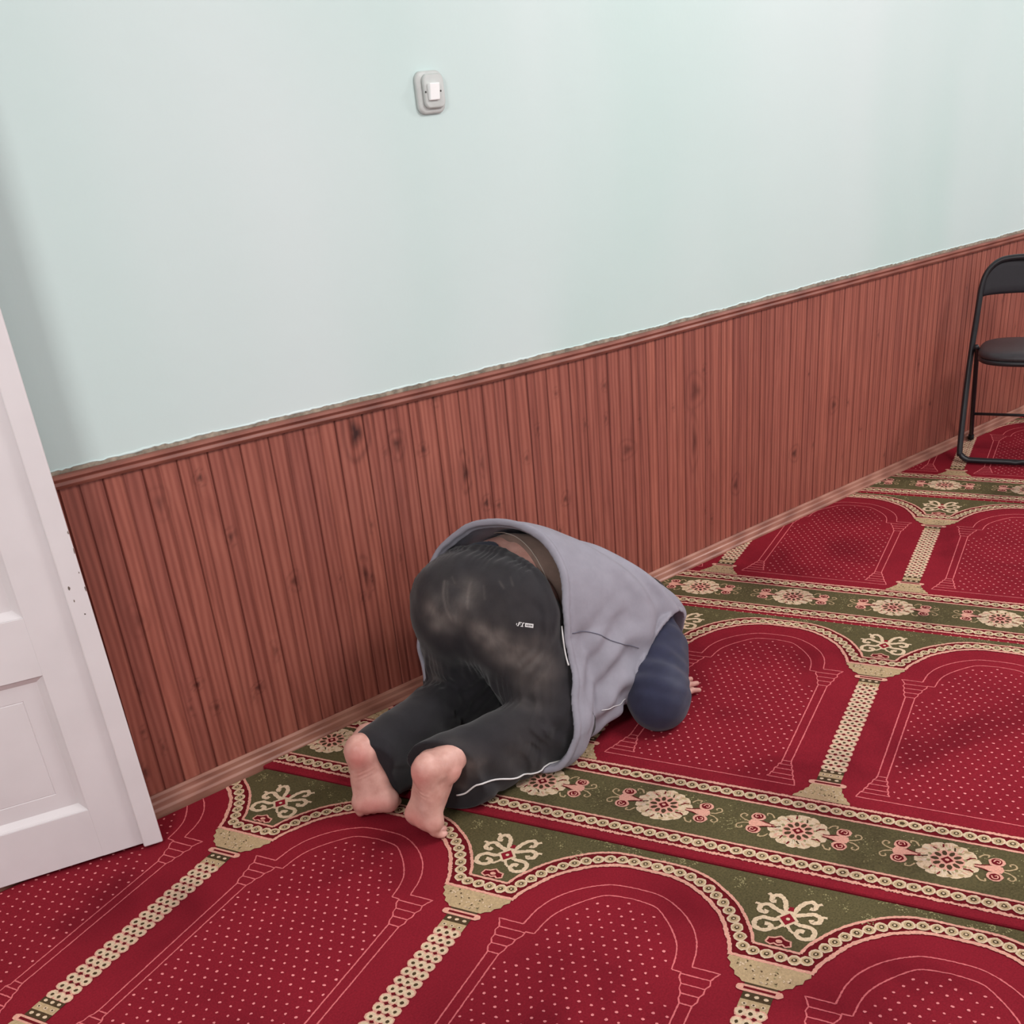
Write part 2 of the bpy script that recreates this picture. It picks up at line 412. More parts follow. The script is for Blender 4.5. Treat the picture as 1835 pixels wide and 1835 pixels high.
    while y < .692:
        for x in (-.0178, 0, .0178):
            t.disc(x, y, .0122, 'pink', Z3, ry=.0125, n=10, jit=.08)
            t.disc(x, y, .0100, 'cream', Z3 + .0002, ry=.0100, n=9, jit=.08)
            t.disc(x, y - .001, .0040, 'dgreen', Z4, ry=.0042, n=6, jit=.2)
        for x in (-.009, .009): t.disc(x, y + .0122, .0052, 'dred', Z5, ry=.0045, n=4)
        y += .0243
    # arch bands
    outer = catmull([(0, 1.036), (.052, 1.036), (.097, 1.029), (.145, 1.006), (.203, .958), (.243, .900), (.256, .870), (.258, .862)], 6)
    inner = catmull([(0, .999), (.050, .997), (.088, .986), (.130, .962), (.176, .920), (.206, .870), (.221, .838), (.2275, .8155)], 6)
    def lr(c, s_): return [(s_ * (H - p[0]) , p[1]) for p in c]
    for s_ in (-1, 1):
        o_ = lr(outer, s_); i_ = lr(inner, s_)
        t.strip(i_, o_, 'dred', Z1)
        t.ribbon(i_, .0085, 'pink', Z3, .0013); t.ribbon(o_, .0065, 'pink', Z3, .0010)
    t.rect(-.0757, .8155, .0757, .862, 'dred', Z1)
    t.ribbon([(-.0757, .819), (.0757, .819)], .007, 'pink', Z3 + .0002, .0008)
    t.ribbon([(-.045, .862), (.045, .862)], .006, 'pink', Z3, .0008)
    mid = catmull([(0, 1.0175), (.055, 1.0155), (.095, 1.006), (.139, .982), (.190, .937), (.225, .882), (.238, .858), (.246, .841)], 8)
    L_ = lr(mid, -1) ; R_ = lr(mid, 1)[::-1]
    path = L_ + R_
    t.ribbon(path, .008, 'tan', Z2, .0008)
    tot = sum(np.linalg.norm(np.array(b) - np.array(a)) for a, b in zip(path, path[1:])); nn = int(tot / .0255)
    for q in walk(path, tot / nn): t.ring(q[0], q[1], .0132, Z3)
    # green spandrel
    gl = lr(outer, -1); gr = lr(outer, 1)[::-1]
    top_y = 1.0572 if dotted_edge else 1.0625
    t.strip([(p[0], p[1]) for p in gl], [(p[0], top_y) for p in gl], 'green', Z1 + .0001)
    t.strip([(p[0], p[1]) for p in gr], [(p[0], top_y) for p in gr], 'green', Z1 + .0001)
    t.rect(-.045, .862, .045, top_y, 'green', Z1 + .0001)
    for _ in range(26):
        x = random.uniform(-H + .02, H - .02); y = random.uniform(.99, 1.05)
        if abs(x) < .07 and y < 1.03: continue
        if y < 1.04 and abs(x) > .16: y = random.uniform(1.046, 1.06)
        specks(x, y, 12, .007, .005)
    # scroll motif
    def scr(pts, w=.0102, m_='cream'): t.ribbon(catmull(pts, 5), w, m_, Z3, .0011, .003)
    for s_ in (-1, 1):
        scr([(s_ * .004, .958), (s_ * .010, .978), (s_ * .018, 1.000), (s_ * .032, 1.012), (s_ * .043, 1.004), (s_ * .041, .992), (s_ * .033, .992)])
        scr([(s_ * .010, .962), (s_ * .028, .970), (s_ * .044, .978), (s_ * .057, .972), (s_ * .058, .958), (s_ * .047, .953), (s_ * .043, .961)])
        scr([(s_ * .012, .945), (s_ * .026, .938), (s_ * .045, .938), (s_ * .057, .926), (s_ * .054, .908), (s_ * .038, .902), (s_ * .025, .910), (s_ * .028, .922), (s_ * .038, .922)])
        scr([(s_ * .045, 1.006), (s_ * .053, 1.012)], .007); scr([(s_ * .060, .974), (s_ * .070, .976)], .006)
        scr([(s_ * .002, .935), (s_ * .010, .920), (s_ * .020, .912)], .0065)
    t.poly([(0, .922), (.022, .947), (0, .974), (-.022, .947)], 'cream', Z3 + .0003)
    t.poly([(0, .929), (.015, .947), (0, .965), (-.015, .947)], 'red', Z4)
    t.disc(.001, .947, .0042, 'cream', Z5, n=6)
    t.poly([(-.006, .972), (.006, .972), (.004, .984), (-.004, .984)], 'red', Z4 + .0003)
    t.poly([(-.024, .876), (-.018, .868), (.018, .868), (.024, .876), (.020, .886), (.010, .888), (.0, .895), (-.010, .888), (-.020, .886)], 'dred', Z2)
    t.ribbon([(-.024, .874), (-.021, .887), (-.010, .889), (0, .896), (.010, .889), (.021, .887), (.024, .874), (.014, .869), (.008, .874), (0, .870), (-.008, .874), (-.014, .869)], .0036, 'pink', Z3, .0005, closed=True)
    t.disc(0, .881, .007, 'pink', Z3, ry=.005)
    # rose outlines: inner arch and little columns, both halves of the tile
    rw = .0030
    for s_ in (-1, 1):
        X = lambda du: s_ * (H - du)
        a1 = catmull([(0, .937), (.055, .931), (.107, .900), (.145, .857), (.165, .812), (.173, .7605)], 6)
        a2 = catmull([(0, .904), (.050, .897), (.080, .873), (.115, .830), (.133, .790), (.140, .742)], 6)
        t.ribbon([(X(p[0]), p[1]) for p in a1], rw, 'rose', Z1, .0006)
        t.ribbon([(X(p[0]), p[1]) for p in a2], rw, 'rose', Z1, .0006)
        U_ = lambda u: s_ * (u - .507) * P_
        def ln(pp, w=rw): t.ribbon([(U_(u), y) for u, y in pp], w, 'rose', Z1, .0005)
        ln([(.722, .7605), (.633, .7605), (.643, .751), (.652, .738), (.648, .726), (.657, .714), (.655, .702), (.664, .691), (.662, .679), (.672, .667)])
        ln([(.775, .742), (.746, .741), (.744, .727), (.732, .715), (.730, .702), (.720, .691), (.719, .679), (.711, .667)])
        ln([(.652, .738), (.746, .738)]); ln([(.656, .714), (.733, .714)]); ln([(.663, .691), (.720, .691)]); ln([(.672, .667), (.711, .667)])
        ln([(.672, .667), (.671, .272)]); ln([(.711, .667), (.706, .272)])
        ln([(.670, .272), (.706, .272)]); ln([(.659, .255), (.714, .255)]); ln([(.650, .236), (.722, .236)]); ln([(.640, .214), (.728, .214)]); ln([(.632, .197), (.736, .197)])
        ln([(.670, .272), (.668, .262), (.660, .255), (.659, .243), (.650, .236), (.648, .222), (.640, .214), (.638, .203), (.630, .196), (.620, .175)])
        ln([(.706, .272), (.706, .262), (.714, .255), (.713, .243), (.722, .236), (.720, .222), (.728, .214), (.727, .205), (.736, .197)])
        ln([(.620, .175), (1.007, .175)])
    # dots
    import bisect
    for r in range(40):
        y = .197 + r * .0216
        if y > .895: break
        for k in range(-13, 14):
            du = (k + (.5 if r % 2 else 0)) * .02435
            for s_ in ((-1,) if du < 0 else (1,)):
                d = abs(du)
                lim = .140 if y < .74 and y > .66 else (.178 if y < .70 else None)
                if y < .66: lim = .178 if y > .29 else .160
                elif y < .742: lim = .132
                else:
                    ys = [p[1] for p in a2][::-1]; xs_ = [p[0] for p in a2][::-1]
                    lim = float(np.interp(y, ys, xs_)) - .010
                    if y > .888: lim = 0
                if d > lim: continue
                x = (-H + d) if du >= 0 else (H - d)
                if du == 0: x = -H
                t.disc(x + random.gauss(0, .0007), y + random.gauss(0, .0007), random.uniform(.0027, .0037), 'dot', Z1 + .0002, ry=random.uniform(.0024, .0032), n=6, jit=.25)
    t.polys = [p for p in t.polys if max(b for a, b in p[0]) <= top_y + 1e-6 and min(b for a, b in p[0]) > -.1545]
    return t
def add_medallion(t, cx, half):
    """full flower; for the flower on the tile joint only the half inside the tile is kept (clipped later by x range)"""
    st = len(t.polys); y0 = .004
    for k in range(14):
        a = 2 * math.pi * k / 14 + .2
        t.disc(cx + .049 * math.cos(a), y0 + .046 * math.sin(a), .0165, 'cream', Z3, ry=.0150, n=9, jit=.16)
        t.disc(cx + .054 * math.cos(a + .22), y0 + .051 * math.sin(a + .22), .0065, 'tan', Z4 - .0002, ry=.004, n=6, jit=.3)
        if k % 3 == 0: t.ribbon([(cx + .046 * math.cos(a + .3), y0 + .043 * math.sin(a + .3)), (cx + .058 * math.cos(a + .25), y0 + .054 * math.sin(a + .25))], .0035, 'dred', Z4, .0005)
    for k in range(70):
        a = random.random() * 6.283; r0 = random.uniform(.036, .050); L = random.uniform(.006, .013)
        t.ribbon([(cx + r0 * math.cos(a), y0 + r0 * .94 * math.sin(a)), (cx + (r0 + L) * math.cos(a + .06), y0 + (r0 + L) * .94 * math.sin(a + .06))], random.uniform(.0012, .0022), random.choice(['white', 'white', 'pink', 'tan']), Z4 - .0001, .0003, .003)
    for k in range(7):
        a = 2 * math.pi * k / 7 + .35
        t.ribbon([(cx + .038 * math.cos(a), y0 + .036 * math.sin(a)), (cx + .050 * math.cos(a + .12), y0 + .047 * math.sin(a + .12))], .0034, 'dgreen' if k % 2 else 'dred', Z4 + .0001, .0006)
    t.disc(cx, y0, .040, 'cream', Z3 + .0001, n=20, jit=.03); t.disc(cx, y0, .034, 'pink', Z3 + .0002, n=16, jit=.05)
    for k in range(10):
        a = 2 * math.pi * k / 10
        t.disc(cx + .0235 * math.cos(a), y0 + .0235 * math.sin(a), .0085, 'dgreen', Z4, ry=.0052, n=7, rot=a, jit=.12)
        t.disc(cx + .0365 * math.cos(a + .3), y0 + .0355 * math.sin(a + .3), .0045, 'speck', Z4, ry=.0035, n=6, rot=a, jit=.2)
    t.poly([(cx - .0125, y0), (cx, y0 - .0125), (cx + .0125, y0), (cx, y0 + .0125)], 'dred', Z5); t.disc(cx, y0, .0045, 'pink', Z5 + .0003, n=6)
    for s_ in (-1, 1):
        X = lambda x: cx + s_ * x
        t.poly([(X(.052), y0 - .004), (X(.085), y0 - .010), (X(.104), y0 - .011), (X(.108), y0), (X(.104), y0 + .011), (X(.085), y0 + .010), (X(.052), y0 + .004)][::s_], 'pink', Z4)
        for q in (-1, 1):
            Y = lambda y: y0 + q * y
            t.disc(X(.092), Y(.024), .0165, 'pink', Z4, ry=.0150, n=11, jit=.08)
            t.disc(X(.092), Y(.025), .0115, 'dred', Z5, ry=.0105, n=9, jit=.08)
            t.ribbon(catmull([(X(.086), Y(.023)), (X(.090), Y(.031)), (X(.098), Y(.029)), (X(.097), Y(.021)), (X(.092), Y(.023))], 4), .0026, 'pink', Z5 + .0003, .0003, .002)
            t.ribbon(catmull([(X(.052), Y(.0035)), (X(.068), Y(.006)), (X(.080), Y(.011))], 5), .0026, 'dred', Z5, .0004)
            t.ribbon(catmull([(X(.106), Y(.003)), (X(.118), Y(.006)), (X(.130), Y(.016)), (X(.126), Y(.027)), (X(.117), Y(.024)), (X(.119), Y(.018))], 5), .0034, 'tan', Z3, .0006, .003)
            t.ribbon(catmull([(X(.058), Y(.030)), (X(.066), Y(.042)), (X(.076), Y(.043)), (X(.075), Y(.035))], 5), .0036, 'tan', Z3, .0006, .003)
    if half is not None:
        keep = []
        for p in t.polys[st:]:
            c = sum(a for a, b in p[0]) / len(p[0])
            if (half < 0 and c >= half) or (half > 0 and c < half): keep.append(p)
        t.polys[st:] = keep

def tile_arrays(t):
    V = []; T = []; MI = []
    for pts, m_, z in t.polys:
        b = len(V); V += [(x, y, z) for x, y in pts]; mi = PNAMES.index(m_)
        if len(pts) <= 4: tris = [(0, 1, 2)] + ([(0, 2, 3)] if len(pts) == 4 else [])
        elif m_ in ('tan', 'dred', 'pink', 'cream') and len(pts) > 12: tris = tessellate_polygon([[Vector((x, y, 0)) for x, y in pts]])
        else: tris = [(0, k, k + 1) for k in range(1, len(pts) - 1)]
        for q in tris: T.append((b + q[0], b + q[1], b + q[2])); MI.append(mi)
    return np.array(V), np.array(T), np.array(MI)
TILE_PLAIN = tile_arrays(make_tile(False)); TILE_DOT = tile_arrays(make_tile(True))
X_MIN, X_MAX, Y_MIN = -1.0, 7.4, .15
def build_carpet(name, rows, a0, z, ywall, label, trim_lo, trim_hi):
    VV = []; TT = []; MM = []; nb = 0
    base_lo = 1e9; base_hi = -1e9
    for (v0, dotted) in rows:
        base_lo = min(base_lo, v0 - .155); base_hi = max(base_hi, v0 + 1.0675)
        Vt, Tt, Mt = TILE_DOT if dotted else TILE_PLAIN
        for k in range(-14, 16):
            ac = a0 + k * P_
            cs = [np.array([OX, OY]) + DU * (ac + sx * P_ / 2) + DV * (v0 + sy) for sx in (-1, 1) for sy in (-.155, 1.07)]
            cs = np.array(cs)
            if cs[:, 0].max() < X_MIN or cs[:, 0].min() > X_MAX or cs[:, 1].max() < Y_MIN or cs[:, 1].min() > ywall: continue
            q = Vt.copy(); xy = np.array([OX, OY]) + np.outer(q[:, 0] + ac, DU) + np.outer(q[:, 1] + v0, DV)
            VV.append(np.column_stack([xy, q[:, 2] + z])); TT.append(Tt + nb); MM.append(Mt); nb += len(q)
    V = np.concatenate(VV); T = np.concatenate(TT); Mi = np.concatenate(MM)
    # orient up
    a, b, c = V[T[:, 0]], V[T[:, 1]], V[T[:, 2]]
    cr = (b[:, 0] - a[:, 0]) * (c[:, 1] - a[:, 1]) - (b[:, 1] - a[:, 1]) * (c[:, 0] - a[:, 0])
    T[cr < 0] = T[cr < 0][:, ::-1]; ok = np.abs(cr) > 1e-12; T = T[ok]; Mi = Mi[ok]
    # drop triangles wholly outside, clip the rest
    tv = V[T]; ins = (tv[:, :, 1].min(1) < ywall) & (tv[:, :, 0].max(1) > X_MIN) & (tv[:, :, 0].min(1) < X_MAX) & (tv[:, :, 1].max(1) > Y_MIN)
    T = T[ins]; Mi = Mi[ins]
    me = bpy.data.meshes.new(name)
    o = np_mesh(name, V, T, [PILE[n] for n in PNAMES], smooth=False, mat_idx=Mi)
    bm = bmesh.new(); bm.from_mesh(o.data)
    # backing slab with rounded lip on the trimmed edges
    e = .004
    lo, hi = base_lo, base_hi
    A0, A1 = -14 * P_, 16 * P_
    def wp(a_, v_, zz): p = np.array([OX, OY]) + DU * a_ + DV * v_; return (p[0], p[1], zz)
    prof = [(lo, -.011), (lo - .001, -.004), (lo + .001, -.001), (lo + .005, 0.0), (hi - .009, 0.0), (hi - .0045, -.002), (hi - .0035, -.011)]
    ra = [bm.verts.new(wp(A0, v_, zz + z)) for v_, zz in prof]; rb = [bm.verts.new(wp(A1, v_, zz + z)) for v_, zz in prof]
    for i in range(len(prof) - 1):
        f = bm.faces.new((rb[i], rb[i + 1], ra[i + 1], ra[i])); f.material_index = PNAMES.index('red')
    f = bm.faces.new((ra[0], ra[-1], rb[-1], rb[0])); f.material_index = PNAMES.index('red')
    for co, no in (((0, ywall, 0), (0, 1, 0)), ((X_MIN, 0, 0), (-1, 0, 0)), ((X_MAX, 0, 0), (1, 0, 0)), ((0, Y_MIN, 0), (0, -1, 0))):
        bmesh.ops.bisect_plane(bm, geom=list(bm.verts) + list(bm.edges) + list(bm.faces), plane_co=co, plane_no=no, clear_outer=True, clear_inner=False)
    bmesh.ops.delete(bm, geom=[v for v in bm.verts if not v.link_faces], context='VERTS')
    bm.normal_update(); bm.to_mesh(o.data); bm.free()
    return tagg(o, label, 'carpet')
AA = -.4439 * P_; VA = -1.2229
build_carpet('prayer_carpet', [(VA, False), (VA - V_, True)], AA, 0.0, 2.232, 'red prayer carpet with beige arches in front of the seam, nearest the white door', 0, 0)
build_carpet('prayer_carpet', [(0, False), (V_, True), (2 * V_, True), (3 * V_, True)], .512 * P_, .005, 2.246, 'red and olive prayer carpet under the kneeling person, reaching the folding chair', 0, 0)
#PART2
# ------------------------------------------------------------------ door leaf (half of a double door, opened against the wall)
def build_door():
    rz = math.radians(-16.5)
    root = empty('door_1', (.632, 2.135, .012)); root.rotation_euler = (0, math.radians(-.5), rz)
    tagg(root, 'white painted panelled door leaf with cover strip, standing open at the left', kind='structure')
    # local: leaf runs towards -x, front face towards -y (thickness +y)
    Wd, Hd, T = .47, 2.02, .040
    bm = bmesh.new()
    x1 = -.036                                   # closing edge of the leaf, behind the cover strip
    st = .092; xl = -Wd; xi0 = -Wd + .085; xi1 = x1 - st
    zr = [(0, .125), (.455, .585), (1.18, 1.30), (1.91, Hd)]
    for a, b in ((xl, xi0), (xi1, x1)): bx(bm, (a, 0, 0), (b, T, Hd), .0015)
    for a, b in zr: bx(bm, (xi0 - .002, .0004, a + .0004), (xi1 + .002, T - .0004, b - .0004), .0012)
    bm_obj('leaf_frame', bm, M_DOOR, root)
    for (a, b) in ((.125, .455), (.585, 1.18), (1.30, 1.91)):
        bm = bmesh.new(); rings = []
        # moulding steps down into a flat, then a slightly raised field
        for (ins, dep) in ((0, .0015), (.003, .005), (.015, .0150), (.050, .0155), (.0515, .0170), (.053, .0155), (.075, .0150)):
            rings.append([bm.verts.new((x, dep, z)) for x, z in ((xi0 + ins, a + ins), (xi1 - ins, a + ins), (xi1 - ins, b - ins), (xi0 + ins, b - ins))])
        for A, B in zip(rings, rings[1:]):
            for k in range(4): bm.faces.new((A[k], A[(k + 1) % 4], B[(k + 1) % 4], B[k]))
        bm.faces.new(rings[-1])
        bk = [bm.verts.new((x, T - .006, z)) for x, z in ((xi0, a), (xi1, a), (xi1, b), (xi0, b))]
        bm.faces.new(bk[::-1])
        for k in range(4): bm.faces.new((rings[0][(k + 1) % 4], rings[0][k], bk[k], bk[(k + 1) % 4]))
        bmesh.ops.recalc_face_normals(bm, faces=bm.faces)
        bm_obj('door_panel', bm, M_DOOR, root)
    bm = bmesh.new(); bx(bm, (x1 - .006, -.012, -.004), (0, .0, Hd), .0035, 3); bx(bm, (x1 + .0002, 0.0, .004), (-.003, T - .012, Hd - .01), .002)
    cs = bm_obj('cover_strip', bm, M_DOOR, root)
    bm = bmesh.new()
    for (x, z, rx, rz_) in ((-.030, .628, .0022, .0045), (-.028, .600, .0012, .0030), (-.016, .568, .0019, .0019), (-.004, .655, .0010, .002), (-.0012, .62, .0012, .006), (-.001, .70, .001, .008), (-.0015, .738, .0015, .004)):
        c = bm.verts.new((x, -.01235, z)); ring = [bm.verts.new((x + rx * math.cos(a) * random.uniform(.7, 1.2), -.01225, z + rz_ * math.sin(a) * random.uniform(.7, 1.2))) for a in [k * math.pi / 4 for k in range(8)]]
        for k in range(8): bm.faces.new((c, ring[k], ring[(k + 1) % 8]))
    bm_obj('paint_chips', bm, M_CHIP, root)
    bm = bmesh.new()
    for z in (.25, 1.05, 1.8):
        tube(bm, [(xl - .006, T * .5, z - .04), (xl - .006, T * .5, z + .04)], .006)
    bm_obj('hinge', bm, M_DOOR, root)
build_door()

# ------------------------------------------------------------------ light switch
M_SW = m_plain('aged_white_plastic', (196, 199, 197), .4, .03, 40); M_ROCK = m_plain('bright_white_plastic', (250, 250, 250), .3, .0, 5)
M_HOLE = m_plain('dark_hole', (60, 58, 56), .8)
def rrect(bm, cx, cz, w, h, r, levels, n=6):
    """rounded rectangle lofted through (inset, y) levels; y towards the room is negative"""
    rings = []
    for ins, y in levels:
        R = max(r - ins, .0008); pts = []
        for qx, qz, a0 in ((1, 1, 0), (-1, 1, 90), (-1, -1, 180), (1, -1, 270)):
            for k in range(n + 1):
                a = math.radians(a0 + 90 * k / n)
                pts.append((cx + qx * (w / 2 - ins - R) + R * math.cos(a), y, cz + qz * (h / 2 - ins - R) + R * math.sin(a)))
        rings.append([bm.verts.new(p) for p in pts])
    N = len(rings[0])
    for A, B in zip(rings, rings[1:]):
        for k in range(N): bm.faces.new((A[k], A[(k + 1) % N], B[(k + 1) % N], B[k]))
    bm.faces.new(rings[0][::-1]); bm.faces.new(rings[-1])
    bmesh.ops.recalc_face_normals(bm, faces=bm.faces)
def build_switch():
    root = empty('light_switch', (1.724, YW, 1.464)); root.rotation_euler = (0, math.radians(-1), 0)
    tagg(root, 'worn white light switch with a bright rocker, high on the mint wall', 'light switch')
    bm = bmesh.new(); rrect(bm, 0, 0, .078, .088, .019, [(0, .002), (0, -.006), (.0015, -.009), (.006, -.0105)]); bm_obj('back_plate', bm, M_SW, root, True)
    bm = bmesh.new(); rrect(bm, .004, .002, .059, .070, .014, [(0, -.0100), (0, -.0165), (.002, -.0195), (.004, -.0200)]); fp = bm_obj('cover', bm, M_SW, root, True)
    bm = bmesh.new(); bx(bm, (-.0165, -.0290, -.0165), (.0120, -.019, .0185), .0022, 3)
    for v in bm.verts: v.co.y += (v.co.z) * -.14 if v.co.y < -.022 else 0
    bm_obj('rocker', bm, M_ROCK, root)
    for x in (-.0228, .0205):
        bm = bmesh.new(); tube(bm, [(x, -.0195, .001), (x, -.0206, .001)], .0021, 12); bm_obj('screw', bm, M_HOLE, root)
build_switch()

# ------------------------------------------------------------------ folding chair
def build_chair():
    M_TUBE = m_plain('black_powder_coated_steel', (38, 36, 40), .35, .05, 30); M_VINYL = m_plain('black_vinyl', (52, 48, 52), .42, .06, 40, .15, 300)
    M_FAB = m_plain('black_backrest_vinyl', (40, 38, 44), .6, .05, 40, .1, 300); M_RUB = m_plain('black_rubber', (22, 21, 22), .8)
    rz = math.radians(22.5 - 90.0 + 0.8)      # local x = chair width, local y = towards the back of the chair
    root = empty('folding_chair', (4.125, 2.125, .0085), rz)
    tagg(root, 'black steel folding chair with padded vinyl seat, by the panelling at right', 'chair')
    Wc = .44
    r = .0115
    # front frame: floor bar, legs leaning back, backrest hoop
    def pathL(x): return None
    z0 = .013
    fr = [(Wc / 2, -.005, z0), (.06, -.005, z0), (.03, -.004, z0 + .004), (.010, 0, z0 + .018), (.002, .004, z0 + .045),
          (-.002, .070, .30), (0, .105, .45), (.006, .124, .60), (.010, .134, .67), (.024, .142, .72), (.058, .148, .757), (.110, .152, .771), (Wc / 2, .153, .775)]
    fr = [tuple(p) for p in catmull(fr, 5)]
    full = fr + [(Wc - p[0], p[1], p[2]) for p in fr[::-1][1:]]
    bm = bmesh.new(); tube(bm, full[:-1], r, 12, closed=True); bm_obj('front_frame', bm, M_TUBE, root, True)
    # rear legs
    for x in (.020, Wc - .020):
        bm = bmesh.new(); tube(bm, catmull([(x, .050, .455), (x, .12, .405), (x, .255, .15), (x, .334, .022)], 5), .0095, 12)
        lg = bm_obj('rear_leg', bm, M_TUBE, root, True)
        bm = bmesh.new(); tube(bm, [(x, .333, .026), (x, .337, .006)], .0120, 12); bm_obj('rubber_foot', bm, M_RUB, lg, True)
    for (y, z, nm) in ((.262, .135, 'rear_crossbar'),):
        bm = bmesh.new(); tube(bm, [(.020, y, z), (Wc - .020, y, z)], .006, 10); bm_obj(nm, bm, M_TUBE, root, True)
    # seat: rounded pad on a thin pan
    def seat_ring(ins, z, n=56):
        pts = []
        for k in range(n):
            a = 2 * math.pi * k / n; ca, sa = math.cos(a), math.sin(a); e = .62
            hx, hy = .190 - ins, .185 - ins
            pts.append((Wc / 2 + hx * math.copysign(abs(ca) ** e, ca), .075 + hy * math.copysign(abs(sa) ** e, sa) + 0, z + (.012 * (sa < 0) * 0)))
        return pts
    for nm, lv, mt in (('seat_pan', [(.006, .412), (0, .416), (0, .430)], M_TUBE), ('seat', [(.004, .4301), (-.001, .435), (-.001, .444), (.006, .452), (.022, .4575), (.06, .460), (.12, .461)], M_VINYL)):
        bm = bmesh.new(); rings = [[bm.verts.new(p) for p in seat_ring(i, z)] for i, z in lv]
        N = len(rings[0])
        for A, B in zip(rings, rings[1:]):
            for k in range(N): bm.faces.new((A[k], A[(k + 1) % N], B[(k + 1) % N], B[k]))
        bm.faces.new(rings[0][::-1]); bm.faces.new(rings[-1]); bmesh.ops.recalc_face_normals(bm, faces=bm.faces)
        bm_obj(nm, bm, mt, root, True)
    # backrest panel, curved, between the uprights
    bm = bmesh.new(); nx, nz = 26, 12; grid = {}
    for side in (0, 1):
        for i in range(nx + 1):
            u = i / nx; x = .012 + (Wc - .024) * u
            edge = min(u, 1 - u) * (Wc - .024)
            top = .771 - (.060 * max(0, 1 - edge / .085) ** 2.2)
            bot = .630 + .014 * (1 - (2 * u - 1) ** 2) ** .5 if 0 < u < 1 else .630
            for j in range(nz + 1):
                v = j / nz; z = bot + (top - bot) * v
                y = .126 + (z - .62) * .16 + .016 * (1 - (2 * u - 1) ** 2)
                edge_r = min(v, 1 - v) * 4; thick = .008 * min(1, edge_r + .35)
                grid[side, i, j] = bm.verts.new((x, y + (thick if side else -thick), z))
    for side in (0, 1):
        for i in range(nx):
            for j in range(nz):
                q = (grid[side, i, j], grid[side, i + 1, j], grid[side, i + 1, j + 1], grid[side, i, j + 1])
                bm.faces.new(q if side == 0 else q[::-1])
    for i in range(nx):
        bm.faces.new((grid[0, i, 0], grid[1, i, 0], grid[1, i + 1, 0], grid[0, i + 1, 0])); bm.faces.new((grid[0, i, nz], grid[0, i + 1, nz], grid[1, i + 1, nz], grid[1, i, nz]))
    for j in range(nz):
        bm.faces.new((grid[0, 0, j], grid[0, 0, j + 1], grid[1, 0, j + 1], grid[1, 0, j])); bm.faces.new((grid[0, nx, j], grid[1, nx, j], grid[1, nx, j + 1], grid[0, nx, j + 1]))
    bmesh.ops.recalc_face_normals(bm, faces=bm.faces)
    bm_obj('backrest', bm, M_FAB, root, True)
build_chair()

# ------------------------------------------------------------------ kneeling person
F32 = np.float32
def cap(p, a, b, ra, rb):
    a = np.array(a, F32); b = np.array(b, F32); ab = b - a
    h = np.clip(((p - a) @ ab) / F32(ab @ ab), 0, 1)
    return np.linalg.norm(p - a - h[:, None] * ab, axis=1) - (ra + (rb - ra) * h)
def ell(p, c, r):
    q = p - np.array(c, F32); r = np.array(r, F32)
    k0 = np.linalg.norm(q / r, axis=1); k1 = np.linalg.norm(q / (r * r), axis=1) + 1e-9
    return k0 * (k0 - 1) / k1
def smin(a, b, k):
    h = np.maximum(k - np.abs(a - b), 0) / k
    return np.minimum(a, b) - h * h * k * .25
def smax(a, b, k): return -smin(-a, -b, k)
def union(ds, k):
    d = ds[0]
    for e in ds[1:]: d = smin(d, e, k)
    return d
def plane(p, o, n):
    n = np.array(n, F32); n = n / np.linalg.norm(n); return (p - np.array(o, F32)) @ n
def mirror(q): return (q[0], -q[1], q[2])
def frame_pts(p, o, e1, e2, e3):
    """coordinates of p in the frame (o; e1,e2,e3)"""
    q = p - np.array(o, F32); return q @ np.stack([e1, e2, e3], 1).astype(F32)

